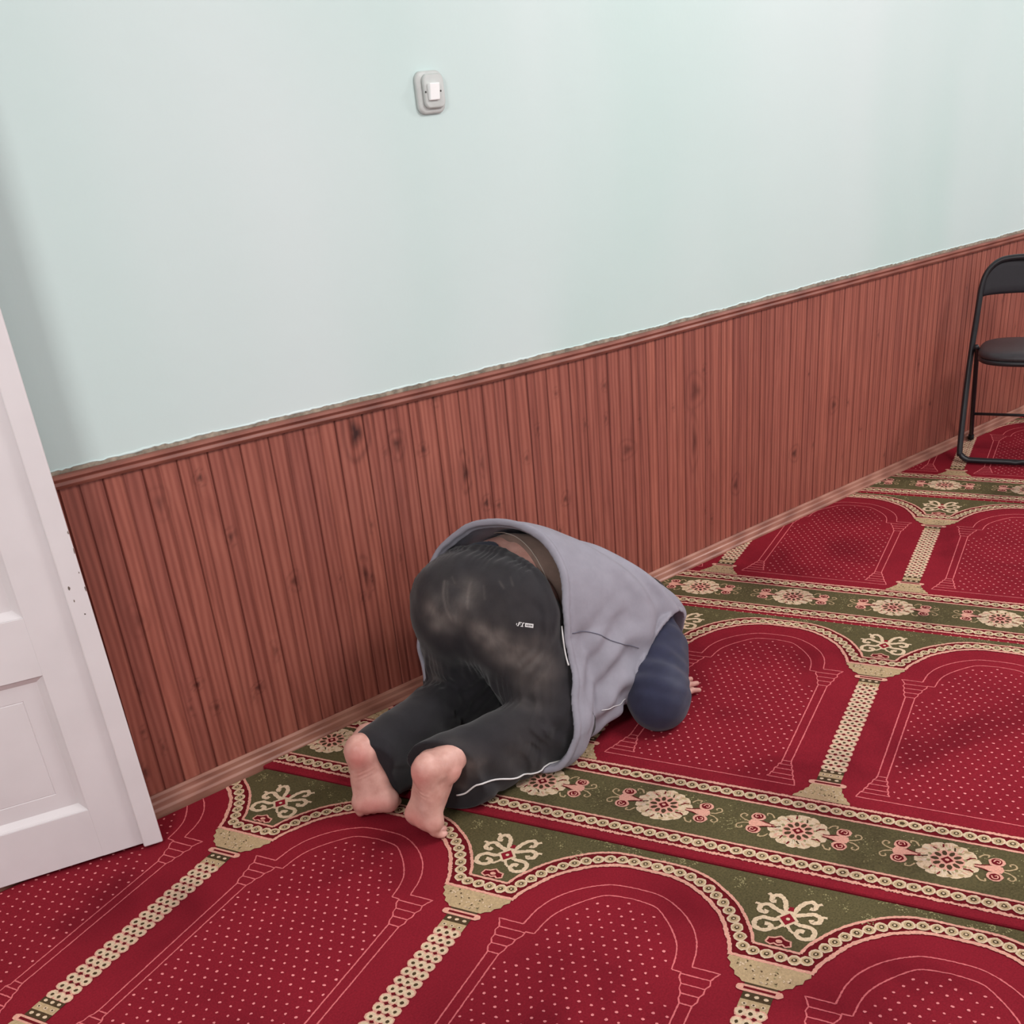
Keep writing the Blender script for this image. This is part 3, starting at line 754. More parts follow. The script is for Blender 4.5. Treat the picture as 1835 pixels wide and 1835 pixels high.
def surf_nets(f, lo, hi, h, B=12, sm=2):
    lo = np.array(lo, float); n = np.ceil((np.array(hi) - lo) / h).astype(int); n = (np.ceil(n / B) * B).astype(int) + 1
    D = np.ones(n, F32)
    nb = (n - 1) // B
    bi = np.stack(np.meshgrid(*[np.arange(k) for k in nb], indexing='ij'), -1).reshape(-1, 3)
    cen = (lo + (bi * B + B / 2) * h).astype(F32); dc = f(cen)
    rad = h * B * .5 * math.sqrt(3) * 1.35 + .012
    act = np.abs(dc) < rad
    for b, d in zip(bi[~act], dc[~act]):
        s = b * B; D[s[0]:s[0] + B + 1, s[1]:s[1] + B + 1, s[2]:s[2] + B + 1] = 1 if d > 0 else -1
    g = np.stack(np.meshgrid(*[np.arange(B + 1)] * 3, indexing='ij'), -1).reshape(-1, 3)
    ab = bi[act]; CH = 160
    for c in range(0, len(ab), CH):
        blk = ab[c:c + CH]; idx = blk[:, None, :] * B + g[None]
        pts = (lo + idx.reshape(-1, 3) * h).astype(F32); d = f(pts).reshape(len(blk), B + 1, B + 1, B + 1)
        for k, b in enumerate(blk):
            s = b * B; D[s[0]:s[0] + B + 1, s[1]:s[1] + B + 1, s[2]:s[2] + B + 1] = d[k]
    neg = D < 0
    cnt = np.zeros(np.array(D.shape) - 1, np.int8)
    for dx in (0, 1):
        for dy in (0, 1):
            for dz in (0, 1):
                cnt += neg[dx:D.shape[0] - 1 + dx, dy:D.shape[1] - 1 + dy, dz:D.shape[2] - 1 + dz]
    ci = np.argwhere((cnt > 0) & (cnt < 8)); vid = np.full(cnt.shape, -1, np.int32); vid[tuple(ci.T)] = np.arange(len(ci))
    acc = np.zeros((len(ci), 3)); num = np.zeros(len(ci))
    cr = [(a, b, c) for a in (0, 1) for b in (0, 1) for c in (0, 1)]
    for i in range(8):
        for j in range(i + 1, 8):
            A, Bc = np.array(cr[i]), np.array(cr[j])
            if abs(A - Bc).sum() != 1: continue
            da = D[tuple((ci + A).T)]; db = D[tuple((ci + Bc).T)]
            m = (da < 0) != (db < 0); t = np.where(m, da / np.where(m, da - db, 1), 0)
            acc += m[:, None] * (A + (Bc - A) * t[:, None]); num += m
    V = lo + (ci + acc / num[:, None]) * h
    F = []
    for ax in range(3):
        u, v = [(1, 2), (2, 0), (0, 1)][ax]
        sl0 = [slice(None)] * 3; sl1 = [slice(None)] * 3; sl0[ax] = slice(0, -1); sl1[ax] = slice(1, None)
        e = neg[tuple(sl0)] != neg[tuple(sl1)]
        e[tuple(slice(0, 1) if k in (u,) else slice(None) for k in range(3))] = False
        e[tuple(slice(0, 1) if k in (v,) else slice(None) for k in range(3))] = False
        E = np.argwhere(e); E = E[(E[:, u] < cnt.shape[u]) & (E[:, v] < cnt.shape[v])]
        du = np.zeros(3, int); du[u] = 1; dv = np.zeros(3, int); dv[v] = 1
        q = [vid[tuple((E - a).T)] for a in (du * 0, du, du + dv, dv)]
        Q = np.stack(q, 1); fl = neg[tuple(E.T)]
        Q[~fl] = Q[~fl][:, ::-1]; F.append(Q)
    F = np.concatenate(F); F = F[(F >= 0).all(1)]
    for _ in range(sm):   # light smoothing
        s = np.zeros_like(V); c = np.zeros(len(V))
        for a in range(4):
            np.add.at(s, F[:, a], V[F[:, (a + 1) % 4]]); np.add.at(c, F[:, a], 1)
        V = V * .5 + .5 * s / np.maximum(c, 1)[:, None]
    return V, F
def wob(p, sc, seed=0):
    """cheap smooth pseudo noise in [-1,1]"""
    r = np.random.default_rng(seed); v = 0
    for k in range(5):
        w = r.normal(0, 1, 3).astype(F32) * sc; v = v + np.sin(p @ w + r.uniform(0, 6.28) + 1.3 * np.sin(p @ (r.normal(0, 1, 3).astype(F32) * sc * .7)))
    return v / 3.2

# joints in the person's frame: x forward, y to the person's left (wall side), z up
SH = {}
J = dict(hipR=(.43, -.085, .315), hipL=(.45, .080, .315), kneeR=(.430, -.168, .075), kneeL=(.475, .105, .075),
         ankR=(.060, -.040, .150), ankL=(.075, .110, .150), shR=(.785, -.295, .140), shL=(.86, .06, .195),
         elR=(.612, -.362, .075), elL=(.70, .235, .065), wrR=(.698, -.346, .040), wrL=(.91, .19, .040))
def unit(v): v = np.array(v, float); return v / np.linalg.norm(v)
FOOT = {}; FZ = .94
for sd, o, n, lean in (('R', (-.026, -.030, 0), (-1, .24, .06), 0), ('L', (-.006, .088, 0), (-.93, -.36, .05), 0)):
    n = unit(n); lat = np.cross(n, (0, 0, 1)) if sd == 'L' else np.cross((0, 0, 1), n)
    lat = unit(lat); up = unit((.02, -.13, 1) if sd == 'R' else (.02, .13, 1)); x = -n; x = unit(x - up * (x @ up)); lat = unit(lat - up * (lat @ up) - x * (lat @ x))
    FOOT[sd] = (np.array(o), x, lat, up)
def foot_sdf(p, sd):
    o, x, lat, up = FOOT[sd]; q = frame_pts(p, o, x, lat, up); q[:, 2] /= FZ; q[:, 1] *= (1.10 if sd == 'R' else 1.0)
    d = [ell(q, (.034, .001, .190), (.034, .031, .036)), cap(q, (.038, .002, .178), (.030, .024, .062), .030, .021),
         cap(q, (.040, -.003, .178), (.030, -.026, .056), .028, .024), cap(q, (.050, -.002, .12), (.036, .0, .050), .030, .022),
         cap(q, (.031, -.030, .047), (.028, .030, .045), .025, .0195),
         cap(q, (.060, -.002, .07), (.082, 0, .165), .024, .040), cap(q, (.055, 0, .182), (.115, 0, .178), .029, .036)]
    f = union(d, .022)
    ml = smin(ell(q, (.083, .036, .158), (.017, .013, .017)), ell(q, (.086, -.036, .166), (.017, .012, .018)), .01)
    f = smin(f, ml, .014)
    # hollow of the arch on the inner side
    f = smax(f, -ell(q, (-.012, -.022, .115), (.020, .030, .045)), .018)
    toes = [((.030, -.032, .030), (.072, -.036, .016), .0150, .0125), ((.032, -.010, .026), (.070, -.010, .012), .0105, .0095),
            ((.032, .007, .024), (.064, .009, .011), .0100, .0090), ((.030, .023, .024), (.056, .028, .011), .0098, .0088),
            ((.024, .036, .028), (.042, .044, .012), .0098, .0090)]
    t = None
    for a, b, ra, rb in toes:
        k = cap(q, a, b, ra, rb); k = smin(k, ell(q, (b[0] + .004, b[1], b[2]), (.011, .0092, .0098)), .006)
        t = k if t is None else np.minimum(t, k)
    f = smin(f, t, .0085)
    # skin creases across the sole under the heel
    cr = np.exp(-((q[:, 2] - .135) / .016) ** 2) * np.clip(.02 - q[:, 0], 0, .02) / .02
    return f + .0013 * cr * np.sin(q[:, 2] * 620 + q[:, 1] * 160) + .0008 * wob(q.astype(F32), 110, 41)
def hand_sdf(p, wr, sgn, fwd):
    fwd = unit(fwd); up = np.array((0, 0, 1.0)); lat = np.cross(up, fwd) * sgn    # lat: towards the thumb side
    q = frame_pts(p, (wr[0], wr[1], 0), fwd, lat, up)
    q = q.astype(F32)
    d = smin(cap(q, (0, 0, .036), (.03, 0, .026), .024, .020), ell(q, (.050, .0, .0185), (.050, .040, .0150)), .02)
    fs = [(.028, .084, .036, .0088), (.009, .092, .010, .0090), (-.010, .086, -.017, .0086), (-.028, .072, -.042, .0078)]
    for y0, x0, y1, r in fs:
        L = {.036: .060, .010: .068, -.017: .062, -.042: .046}[y1]
        m = (x0 + L * .48, (y0 + y1) / 2, .0185); e = (x0 + L, y1, .0095)
        k = smin(cap(q, (x0 - .035, y0 * .9, .0175), m, r * 1.1, r), cap(q, m, e, r, r * .82), .004); d = smin(d, k, .007)
    th = smin(cap(q, (.020, .028, .020), (.052, .058, .016), .0125, .0105), cap(q, (.052, .058, .016), (.078, .066, .0105), .0105, .0088), .004)
    return smin(d, th, .012)
def YS(p, k=.27):
    q = p.copy(); q[:, 1] += k * np.clip(p[:, 0] - .45, 0, 2); return q
def W_(p, s): q = p.copy(); q[:, 1] /= s; return q
def torso_sdf(p, g=0.0):
    p = YS(p)
    p = p.copy(); p[:, 1] -= .034 * np.exp(-((p[:, 0] - .52) / .13) ** 2)
    q = W_(p, 1.49)
    a = cap(q, (.46, 0, .352), (.61, 0, .365), .118 + g, .108 + g); b = cap(q, (.61, 0, .365), (.86, 0, .175), .100 + g, .094 + g)
    c = cap(p, (.86, -.16, .165), (.86, .16, .165), .070 + g, .070 + g)
    return union([a, b, c], .05)
def buttocks(p, g=0.0):
    return smin(ell(p, (.422, -.076, .338), (.105 + g, .095 + g, .118 + g)), ell(p, (.430, .058, .338), (.105 + g, .084 + g, .118 + g)), .06)
def body_sdf(p):
    d = smax(torso_sdf(p), np.where(p[:, 0] > .62, vest_field(p, -.024)[0], -1), .004); d = smin(d, buttocks(p, -.015), .04)
    # spine hollow on the lower back
    d = d + .006 * np.exp(-(p[:, 1] / .018) ** 2) * np.clip((p[:, 2] - .38) / .05, 0, 1)
    for s in 'RL':
        sg = -1 if s == 'R' else 1
        d = smin(d, cap(p, J['hip' + s], J['knee' + s], .095, .055), .05)
        kn = J['knee' + s]; an = J['ank' + s]
        d = smin(d, union([cap(p, kn, an, .050, .034), ell(p, tuple(np.array(kn) * .7 + np.array(an) * .3), (.10, .052, .048))], .03), .03)
        d = smin(d, foot_sdf(p, s), .014)
        d = smin(d, cap(p, J['sh' + s], J['el' + s], .050, .038), .03)
        d = smin(d, cap(p, J['el' + s], J['wr' + s], .038, .027), .015)
        wr = J['wr' + s]
        d = smin(d, hand_sdf(p, wr, 1 if s == 'R' else -1, (.95, -.22, 0) if s == 'R' else (.97, -.10, 0)), .012)
    p0 = p; p = YS(p)
    # neck and head, forehead and nose on the carpet
    p = p + np.array((.055, 0, .018), F32)
    d = smin(d, cap(p, (.93, 0, .20), (1.03, 0, .150), .058, .052), .03)
    h = smin(ell(p, (1.085, 0, .118), (.080, .076, .104)), ell(p, (1.045, 0, .075), (.062, .060, .060)), .03)
    nose = smin(cap(p, (1.075, 0, .030), (1.052, 0, .012), .010, .013), ell(p, (1.047, 0, .018), (.012, .018, .010)), .008)
    h = smin(h, nose, .010)
    h = smin(h, ell(p, (1.018, 0, .030), (.016, .024, .009)), .008)                                  # lips
    for s in (-1, 1):
        h = smax(h, -ell(p, (1.078, s * .031, .012), (.014, .017, .014)), .010)                       # eye sockets
        h = smin(h, ell(p, (1.078, s * .031, .028), (.011, .013, .011)), .004)
        h = smin(h, smax(ell(p, (1.060, s * .080, .105), (.028, .010, .033)), -ell(p, (1.058, s * .090, .105), (.017, .008, .022)), .004), .008)
    d = smin(d, h, .02); p = p0
    return smax(d, -(p[:, 2] - .0015), .004)
def trouser_sdf(p):
    P2 = p.copy()
    wd = plane(p, (.520, 0, .475), (.90, -.16, -.43))
    a = torso_sdf(p, .012); b = buttocks(p, .012); d = smax(smin(a, b, .05) - .0035 * np.exp(-((wd + .018) / .014) ** 4), wd, .006)
    gut = np.ones(len(p), F32)
    for s in 'RL':
        hp, kn, an = np.array(J['hip' + s]), np.array(J['knee' + s]), np.array(J['ank' + s])
        sg = -1 if s == 'R' else 1
        hm = an * 1.03 - kn * .03
        th = cap(p, hp + (0.0, sg * -.005, 0), kn + (-.005, -sg * .012, .03), .117, .096)
        th = smin(th, cap(p, kn + (-.03, 0, .03), kn + (.015, sg * .005, 0), .085, .078), .05)
        d = smin(d, th, .022)
        sh = union([cap(p, kn + (-.02, sg * .008, -.01), (hm[0], hm[1] + sg * .010, .062), .066, .056), cap(p, kn + (-.05, 0, .035), (hm[0], hm[1] + sg * .004, .142), .070, .062)], .03)
        d = smin(d, sh, .012)
    # gathers under the elastic, soft folds elsewhere
    gather = np.exp(-((wd + .045) / .035) ** 2) * .0020 * np.sin(p[:, 1] * 340 + 9 * np.sin(p[:, 2] * 22) + 3 * np.sin(p[:, 1] * 61))
    kz = np.exp(-((p[:, 2] - .15) / .06) ** 2) * np.clip((p[:, 0] - .25) / .1, 0, 1)
    fold = .0040 * kz * np.sin(p[:, 2] * 130 - p[:, 0] * 90 + 3 * np.sin(p[:, 1] * 21)) * .6
    shin = np.clip((.17 - p[:, 2]) / .05, 0, 1) * .0034 * np.sin(p[:, 0] * 85 + p[:, 2] * 60 + 3 * np.sin(p[:, 1] * 25 + p[:, 0] * 14))
    cleft = .010 * np.exp(-((p[:, 1] - .003) / .012) ** 2) * np.clip((.33 - p[:, 0]) / .06, 0, 1) * np.clip((p[:, 2] - .22) / .1, 0, 1)
    d = d + gather + fold + shin + cleft + .0035 * wob(p, 16, 3) + .0014 * wob(p, 45, 4)
    for s in 'RL':                                                        # cut the leg ends at the hems
        o, x, lat, up = FOOT[s]; hx = (.026, -.05, .1) if s == 'R' else (.040, .10, .1)
        n = (-1, .05, -.18) if s == 'R' else (-.96, -.28, -.14)
        reg = plane(p, hx, n)
        d = np.where(p[:, 0] < .25, smax(d, reg, .005), d)
    d = np.maximum(d, -(body_sdf_core(p) ) * 0 - 10)
    return smax(d, -(p[:, 2] - .002), .01)
def body_sdf_core(p): return np.zeros(len(p), F32)

# jacket (sleeveless padded vest): a hanging tube around the torso
VS = np.array([.20, .33, .40, .50, .60, .70, .80, .88, .95, 1.02])
VTOP = np.array([.568, .560, .536, .487, .428, .362, .290, .242, .205, .17])
VBOT = np.array([.004, .006, .012, .034, .045, .050, .055, .06, .06, .06])
VHW = np.array([.205, .212, .222, .236, .248, .252, .236, .195, .145, .085])
VEXP = 2.4
def vest_field(p, g=0.0):
    p = YS(p)
    s = p[:, 0] - .32 * (p[:, 2] - .02)
    top = np.interp(s, VS, VTOP); bot = np.interp(s, VS, VBOT); hw = np.interp(s, VS, VHW)
    # beside the hips the right panel hangs wider near the floor
    cz = (top + bot) / 2; hz = (top - bot) / 2 + g; hw = hw + g
    y = p[:, 1] + .004
    hw = hw + .050 * np.clip((.30 - p[:, 2]) / .2, 0, 1) * np.clip((.68 - s) / .18, 0, 1) * (y < 0)
    hw = hw + np.where(y > 0, np.clip((p[:, 2] - .25) / .12, -1.6, .7) * .016, 0)
    zz = (p[:, 2] - cz) / hz; yy = y / hw
    E = VEXP + 4.0 * np.clip((.90 - s) / .2, 0, 1) * np.clip(-zz * 3 + .3, 0, 1) * np.clip(-yy * 4, 0, 1)
    r = (np.abs(zz) ** E + np.abs(yy) ** E) ** (1 / E)
    return ((r - 1) * np.minimum(hz, hw)).astype(F32), s
def vest_wrinkle(p, s):
    # folds run from the armhole towards the hem, plus quilting puckers near the hem edge
    w = .0075 * np.sin(s * 62 + p[:, 2] * 34 + 2.2 * np.sin(p[:, 2] * 17 + s * 9)) * np.exp(-((s - .68) / .16) ** 2) * (p[:, 1] < .02)
    w = w + .0060 * np.sin(p[:, 2] * 70 - s * 26 + 2 * np.sin(s * 22)) * np.exp(-((s - .48) / .12) ** 2) * np.clip((.36 - p[:, 2]) / .12, 0, 1)
    w = w - .014 * np.exp(-((s - .405 - .03 * np.sin(p[:, 2] * 12)) / .020) ** 2) * np.clip((.34 - p[:, 2]) / .08, 0, 1) * (p[:, 1] < 0)
    w = w + .012 * np.exp(-((s - .355) / .030) ** 2) * np.clip((.30 - p[:, 2]) / .1, 0, 1) * (p[:, 1] < 0)
    hm_ = HEM(p)
    hem = .0030 * np.exp(-((s - hm_ - .007) / .008) ** 2) - .0028 * np.exp(-((s - hm_ - .019) / .0035) ** 2)
    return -w - hem + .003 * wob(p, 14, 8) + .0012 * wob(p, 40, 9)
def HEM(p): return .335 - .035 * np.clip((.24 - p[:, 2]) / .2, 0, 1) * (p[:, 1] < 0) + .10 * np.clip(p[:, 1] + .10, 0, 1) + .004 * np.sin(p[:, 2] * 30)
def arm_sdf(p, s, g=0.0):
    sh, el, wr = np.array(J['sh' + s]), np.array(J['el' + s]), np.array(J['wr' + s])
    sg = -1 if s == 'R' else 1
    a = cap(p, sh + (-.012, sg * .012, -.016), el + (.015, 0, .010), .083 + g, .078 + g)
    b = cap(p, el + (.01, 0, .0), wr + (-.02, 0, .012), .066 + g, .046 + g)
    e = ell(p, tuple(el + (.0, sg * .005, .0)), (.072 + g, .070 + g, .072 + g))
    f = unit(wr - el); b = smax(b, plane(p, wr, f), .006)
    return union([a, b, e], .03)
def sleeve_sdf(p):
    d = None
    for s in 'RL':
        a = arm_sdf(p, s)
        el = np.array(J['el' + s]); r = np.linalg.norm(p - (el + np.array((.03, 0, .05))), axis=1)
        t = p @ unit(np.array(J['el' + s]) - np.array(J['sh' + s])).astype(F32)
        a = a + .0026 * np.exp(-((r - .055) / .04) ** 2) * np.sin(t * 120 + p[:, 1] * 45 + 3 * np.sin(p[:, 2] * 30)) + .003 * wob(p, 18, 5) + .0012 * wob(p, 50, 6)
        d = a if d is None else smin(d, a, .02)
    q = smax(smax(torso_sdf(p, .016), -plane(p, (.72, 0, .3), (.95, 0, -.3)), .01), vest_field(p, -.019)[0], .006)
    d = smin(d, q, .03)
    return smax(d, -(p[:, 2] - .002), .01)
def shirt_sdf(p):
    d = smax(torso_sdf(p, .010) + .002 * wob(p, 22, 12), vest_field(p, -.019)[0], .006)
    e = plane(p, (.572 , 0, .45), (.90, -.40, -.38))
    e2 = plane(p, (.80, 0, .3), (.95, 0, -.3))
    return smax(smax(d, -e, .004), e2, .004)
def vest_sdf(p):
    d, s = vest_field(p); d = d + vest_wrinkle(p, s)
    inner = d + .013
    cut = s - HEM(p)
    cav = smax(inner, s - .93, .02)
    d = smax(d, -cav, .005)                      # hollow shell
    d = smax(d, -cut, .007)                      # hem
    d = smax(d, s - .99, .02)                    # collar end
    neck = cap(YS(p), (.88, 0, .17), (1.06, 0, .12), .075, .080); d = smax(d, -neck, .008)
    for k in 'RL':
        sg = -1 if k == 'R' else 1
        sh, el = np.array(J['sh' + k]), np.array(J['el' + k])
        hole = cap(p, sh + (.012, sg * .03, -.015), el + (.03, sg * .03, -.01), .105, .104)
        piping = np.abs(hole) - .0055
        d0 = d
        d = smax(d0, -hole, .006)
        d = np.minimum(d, smax(np.maximum(np.abs(hole - .004) - .006, np.abs(vest_field(p, -.003)[0]) - .006), s - .985, .004))
    return smax(d, -(p[:, 2] - .004), .006)

def hair_sdf(p):
    p = YS(p) + np.array((.055, 0, .018), F32)
    d = smin(ell(p, (1.092, 0, .126), (.086, .083, .110)), ell(p, (1.06, 0, .13), (.07, .076, .085)), .02) + .002 * wob(p, 90, 31)
    d = smax(d, -plane(p, (1.07, 0, .095), (.72, 0, .70)), .01)
    return smax(d, -(p[:, 2] - .012), .004)

def m_skin():
    m = NT('skin', .45, .45); v = m.coord()
    f = m.noise(v, 22, 4, .6); bl = m.attr('blush')
    c = m.ramp(f, [(.3, lin((200, 144, 132))), (.7, lin((228, 180, 168)))])
    c = m.mix(m.math('MULTIPLY', bl, .75, True), c, lin((212, 128, 122)))
    c = m.mix(m.math('MULTIPLY', m.attr('face'), 1.0, True), c, lin((70, 40, 34)))
    m.color(c); m.b.inputs['Subsurface Weight'].default_value = .12; m.b.inputs['Subsurface Radius'].default_value = (.012, .005, .003); m.b.inputs['Subsurface Scale'].default_value = .6
    m.bump(m.noise(v, 170, 4, .6), .25, .0012)
    return m.m
def m_cloth(name, c, var=.08, weave=700, rough=.85, dust=None, lum=6, sheen=.15):
    m = NT(name, rough, .25); v = m.coord()
    f = m.noise(v, 26, 4, .6)
    base = m.ramp(f, [(.3, lin([x * (1 - var) for x in c])), (.7, lin([min(255, x * (1 + var)) for x in c]))])
    if dust:
        d = m.attr('dust'); n = m.noise(m.coord((1, 1, .45)), 34, 5, .65, .5)
        n = m.ramp(n, [(.25, (.25, .25, .25, 1)), (.8, (1, 1, 1, 1))])
        k = m.math('MULTIPLY', d, m.math('ADD', m.math('MULTIPLY', n, .75), .35), True)
        base = m.mix(k, base, lin(dust))
    m.color(base); m.b.inputs['Sheen Weight'].default_value = sheen
    m.bump(m.noise(v, weave, 2, .5), .25, .0006); m.bump(m.noise(v, lum * 12, 3, .6), .2, .002)
    return m.m
M_SKIN = m_skin()
M_TR = m_cloth('black_sweat_fabric', (37, 34, 38), .10, dust=(118, 108, 104))
M_NAVY = m_cloth('navy_knit', (47, 48, 70), .08, dust=(96, 98, 112))
M_VEST = m_cloth('grey_lavender_shell', (150, 146, 157), .03, 900, .7, sheen=.05)
M_SHIRT = m_cloth('taupe_undershirt', (134, 110, 100), .06)
M_WHITE = m_cloth('white_cord', (226, 222, 222), .03); M_BAND = m_cloth('navy_waist_lining', (44, 48, 66), .06)
M_HAIR = m_cloth('dark_hair', (34, 28, 26), .15)
M_HEMC = m_cloth('pale_hem', (176, 160, 150), .04); M_THREAD = m_cloth('stitching', (98, 96, 112), .03)

def gauss(V, c, r):
    q = (V - np.array(c)) / np.array(r); return np.exp(-(q * q).sum(1))
def dotp(PT, V, r): return gauss(V, PT, (r, r, r))
def seg_mask(V, pts, r):
    m = np.zeros(len(V))
    for a, b in zip(pts, pts[1:]):
        a = np.array(a); b = np.array(b); ab = b - a; h = np.clip(((V - a) @ ab) / (ab @ ab), 0, 1)
        m = np.maximum(m, np.exp(-(np.linalg.norm(V - a - h[:, None] * ab, axis=1) / r) ** 2))
    return m

person = empty('person', (1.0353, 1.7297, .006), math.radians(22.5))
tagg(person, 'barefoot person bowed in prayer, in a grey vest, navy sleeves and dusty black trousers', 'person')
V, F = surf_nets(body_sdf, (-.09, -.50, -.01), (1.21, .40, .52), .0027, sm=1)
body = np_mesh('body', V, F, M_SKIN, person)
bl = np.zeros(len(V))
for s in 'RL':
    o, x, lat, up = FOOT[s]; q = (V - o) @ np.stack([x, lat, up], 1)
    bl += .8 * gauss(q, (.0, .0, .172), (.03, .028, .028)) + .75 * gauss(q, (.005, -.005, .048), (.03, .045, .022)) + .5 * gauss(q, (.05, .0, .01), (.04, .06, .014)) + .35 * gauss(q, (.09, .04, .15), (.02, .02, .02))
fattr(body, 'blush', bl)
fc = np.zeros(len(V))
for s in (-1, 1):
    fc += .9 * seg_mask(V, [(1.092, s * .018, .020), (1.094, s * .044, .032)], .0035) + .8 * seg_mask(V, [(1.072, s * .022, .020), (1.074, s * .040, .024)], .002)
fc += .4 * seg_mask(V, [(1.016, -.020, .022), (1.016, .020, .022)], .004)
fattr(body, 'face', fc)
V, F = surf_nets(hair_sdf, (.86, -.30, 0), (1.20, .02, .28), .004); np_mesh('hair', V, F, M_HAIR, person)
V, F = surf_nets(trouser_sdf, (-.02, -.36, -.01), (.70, .36, .56), .0036, sm=1)
tr = np_mesh('trousers', V, F, M_TR, person)
DUST = [((0.3045, -0.0643, 0.3554), (0.03, 0.03, 0.03), 0.8), ((0.3071, -0.0957, 0.3356), (0.035, 0.035, 0.035), 0.8), ((0.3171, -0.1217, 0.3), (0.04, 0.04, 0.04), 0.65), ((0.3323, -0.1486, 0.2965), (0.035, 0.035, 0.035), 0.5), ((0.3361, -0.1652, 0.2445), (0.05, 0.05, 0.05), 0.35), ((0.3555, -0.1918, 0.2565), (0.04, 0.04, 0.04), 0.35), ((0.3076, -0.0414, 0.3737), (0.022, 0.022, 0.022), 0.6), ((0.3152, 0.0698, 0.3789), (0.035, 0.035, 0.035), 0.7), ((0.3113, 0.0388, 0.3674), (0.03, 0.03, 0.03), 0.6), ((0.3303, 0.0934, 0.404), (0.025, 0.025, 0.025), 0.5), ((0.355, -0.0125, 0.4456), (0.03, 0.03, 0.03), 0.5), ((0.3288, -0.0175, 0.4179), (0.03, 0.03, 0.03), 0.3), ((0.3477, 0.1069, 0.2275), (0.022, 0.022, 0.022), 0.5), ((0.3584, 0.1152, 0.1898), (0.02, 0.02, 0.02), 0.5), ((0.3148, 0.0082, 0.3869), (0.03, 0.03, 0.03), 0.5), ((0.0959, -0.1093, 0.1263), (0.025, 0.025, 0.025), 0.7), ((0.1089, -0.1331, 0.1468), (0.03, 0.03, 0.03), 0.35), ((0.0958, -0.0871, 0.0861), (0.02, 0.02, 0.02), 0.5), ((0.2071, -0.1693, 0.1072), (0.06, 0.06, 0.06), 0.2), ((0.3391, 0.0395, 0.4351), (0.06, 0.06, 0.06), 0.22), ((0.3348, -0.1071, 0.4148), (0.08, 0.08, 0.08), 0.14), ((0.3193, -0.1565, 0.1863), (0.06, 0.06, 0.06), 0.2), ((0.0928, -0.0912, 0.1946), (0.03, 0.03, 0.03), 0.2), ((0.3526, -0.1749, 0.3136), (0.04, 0.04, 0.04), 0.3)]
dm = np.zeros(len(V))
for (c, r, s_) in DUST: dm = dm + s_ * gauss(V, c, r)
dm *= (.72 + .22 * wob(V.astype(F32), 60, 77))
for pts, r, s_ in [([(0.3582, 0.057, 0.4535), (0.3353, 0.0501, 0.4298), (0.3189, 0.0382, 0.4041), (0.3118, 0.0237, 0.3834)], 0.0035, 0.8), ([(0.3589, 0.0483, 0.4542), (0.3356, 0.0399, 0.4309), (0.3197, 0.0296, 0.4048)], 0.003, 0.4), ([(0.3633, -0.0089, 0.453), (0.3439, -0.0112, 0.4333), (0.3227, -0.0187, 0.4094)], 0.004, 0.6), ([(0.3616, -0.045, 0.4521), (0.3389, -0.0574, 0.4295)], 0.003, 0.3), ([(0.3737, -0.0806, 0.4622), (0.3631, -0.0965, 0.4517)], 0.003, 0.4), ([(0.3695, 0.0412, 0.462), (0.3577, 0.0288, 0.4512)], 0.002, 0.35), ([(0.393, -0.1003, 0.4676), (0.3766, -0.1129, 0.4535)], 0.0025, 0.4), ([(0.3056, -0.0502, 0.3644), (0.3068, -0.0807, 0.3565), (0.3129, -0.1106, 0.3406), (0.3217, -0.1332, 0.3225)], 0.008, 0.35)]: dm = dm + s_ * .55 * seg_mask(V, pts, r)
fattr(tr, 'dust', np.clip(dm, 0, 1))
V, F = surf_nets(shirt_sdf, (.50, -.26, .08), (.90, .26, .52), .0045); shirt_o = np_mesh('shirt', V, F, M_SHIRT, person)
def shorts_sdf(p):
    wd = plane(p, (.520, 0, .475), (.90, -.16, -.43)); d = torso_sdf(p, .0085)
    return smax(smax(d, wd - .020 * np.clip((p[:, 1] + .03) / .05, 0, 1) - .004 * np.sin(p[:, 1] * 30), .003), -(wd + .03), .003)
V, F = surf_nets(shorts_sdf, (.30, -.24, .15), (.66, .26, .52), .0040, sm=1); np_mesh('inner_waistband', V, F, M_BAND, person)
V, F = surf_nets(sleeve_sdf, (.46, -.48, -.01), (1.02, .48, .36), .0040)
sl = np_mesh('sweater', V, F, M_NAVY, person)
fattr(sl, 'dust', np.clip(.5 * gauss(V, J['elR'], (.05, .05, .05)) + .5 * gauss(V, (.62, -.42, .12), (.05, .03, .08)), 0, 1) * (.6 + .5 * wob(V.astype(F32), 60, 7)))
V, F = surf_nets(vest_sdf, (.24, -.44, -.01), (1.06, .30, .60), .0038, sm=1)
vest = np_mesh('vest', V, F, M_VEST, person)

PTS = {'stripe': [(0.0952, -0.0715, 0.0516), (0.1004, -0.0928, 0.059), (0.106, -0.1274, 0.0851), (0.1626, -0.1477, 0.0692), (0.217, -0.1702, 0.0463), (0.2767, -0.1863, 0.0254), (0.3466, -0.2191, 0.0245)], 'yoke': [(0.4524, -0.2185, 0.3125), (0.4974, -0.2331, 0.2986), (0.535, -0.2655, 0.27), (0.5722, -0.2962, 0.2386), (0.6348, -0.3124, 0.2002)], 'cord': [(0.4401, -0.1983, 0.3341), (0.425, -0.2064, 0.313), (0.4213, -0.2102, 0.286), (0.4149, -0.2163, 0.2663), (0.4082, -0.2239, 0.25)], 'thread': [(0.4678, -0.2757, 0.1052), (0.4941, -0.2914, 0.1), (0.5288, -0.3011, 0.0938), (0.5628, -0.3027, 0.0907)], 'logo': [(0.3321, -0.1372, 0.3874), (0.3574, -0.1681, 0.3744), (0.3522, -0.1686, 0.3644), (0.3274, -0.1374, 0.3772)]}
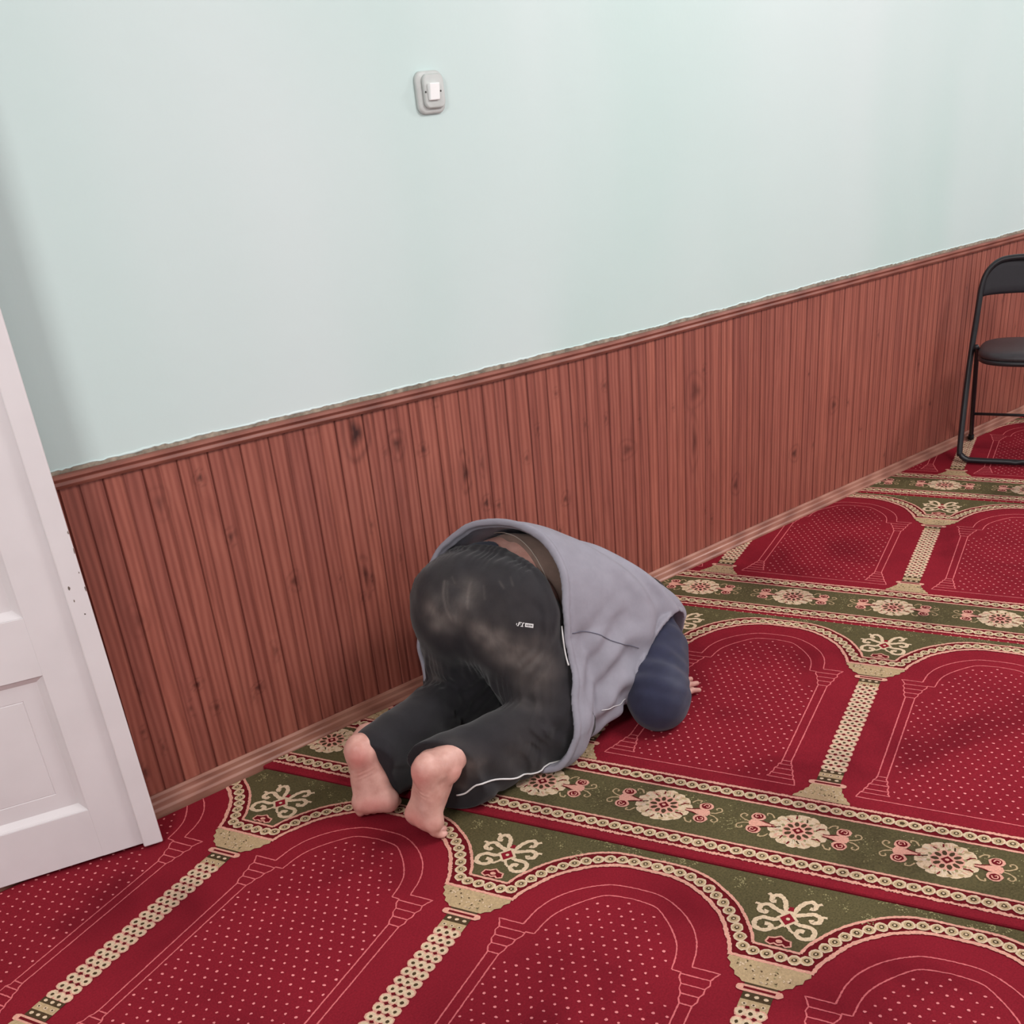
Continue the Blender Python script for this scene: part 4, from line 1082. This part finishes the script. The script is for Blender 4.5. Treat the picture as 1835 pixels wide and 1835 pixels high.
# piping, cords, seams and the small print, all lying on the cloth
def on_cloth(name, pts, r, mat, parent, flat=.6, seg=8, lift=.0):
    pts = catmull(pts, 6)
    if lift is not None:
        q = []
        for p in pts:
            ok, loc, nr, _i = parent.closest_point_on_mesh(Vector(p)); q.append(loc + nr * (r * .9))
        pts = q
    bm = bmesh.new(); tube(bm, [tuple(p) for p in pts], r, seg); return bm_obj(name, bm, mat, parent, True)
on_cloth('piping', PTS['stripe'], .0021, M_WHITE, tr)
on_cloth('seam', PTS['yoke'], .0011, M_THREAD, vest)
on_cloth('cord', PTS['cord'], .0019, M_WHITE, vest, lift=None)
def shirt_hem_line():
    out = []
    for y in np.linspace(-.17, .17, 35):
        z = np.linspace(.55, .2, 500); x = .572 + ((z - .45) * .38 + y * .40) / .90
        p = np.stack([x, np.full_like(x, y), z], 1).astype(F32); d = torso_sdf(p.copy(), .010)
        i = np.where(d < .0008)[0]
        if len(i): out.append(tuple(p[i[0]]))
    return out
on_cloth('shirt_hem', shirt_hem_line(), .0013, M_HEMC, shirt_o, lift=None)
on_cloth('drawstring', PTS['thread'], .0009, M_WHITE, vest)
def print_patch():
    A, B, C_, D_ = [np.array(tr.closest_point_on_mesh(Vector(q))[1]) for q in PTS['logo']]      # top-left, top-right, bottom-right, bottom-left
    nrm = np.cross(B - A, D_ - A); nrm /= np.linalg.norm(nrm)
    if nrm[2] < 0: nrm = -nrm
    def at(u, v, h): h += .0006; return tuple((A * (1 - u) + B * u) * (1 - v) + (D_ * (1 - u) + C_ * u) * v + nrm * h)
    def quad(bm, u0, v0, u1, v1, h, sh=0.0):
        q = [bm.verts.new(at(u, v, h)) for u, v in ((u0 + sh * (1 - v0), v0), (u1 + sh * (1 - v0), v0), (u1 + sh * (1 - v1), v1), (u0 + sh * (1 - v1), v1))]
        f = bm.faces.new(q); f.normal_update()
        if f.normal.dot(Vector(nrm)) < 0: f.normal_flip()
    bm = bmesh.new()
    # slanted F and L
    quad(bm, .10, .12, .15, .95, .0010, .06); quad(bm, .13, .08, .29, .22, .0010, .04); quad(bm, .12, .42, .24, .54, .0010, .04)
    quad(bm, .32, .12, .37, .95, .0010, .06); quad(bm, .27, .84, .42, .98, .0010); quad(bm, .00, .40, .04, .75, .0010, .04); quad(bm, .05, .84, .13, .96, .0010)
    quad(bm, .38, .10, .46, .24, .0010, .03)
    quad(bm, .52, .12, 1.0, .92, .0010)
    bm_obj('logo_print', bm, M_WHITE, tr)
    bm = bmesh.new()
    for u0 in (.58, .675, .77, .865):
        quad(bm, u0, .36, u0 + .018, .70, .0016); quad(bm, u0 + .048, .36, u0 + .066, .70, .0016)
    quad(bm, .58, .49, .646, .57, .0016); quad(bm, .675, .36, .741, .43, .0016); quad(bm, .675, .63, .741, .70, .0016)
    quad(bm, .77, .36, .836, .43, .0016); quad(bm, .865, .49, .931, .57, .0016); quad(bm, .865, .36, .931, .43, .0016)
    bm_obj('logo_lettering', bm, M_TR, tr)
print_patch()
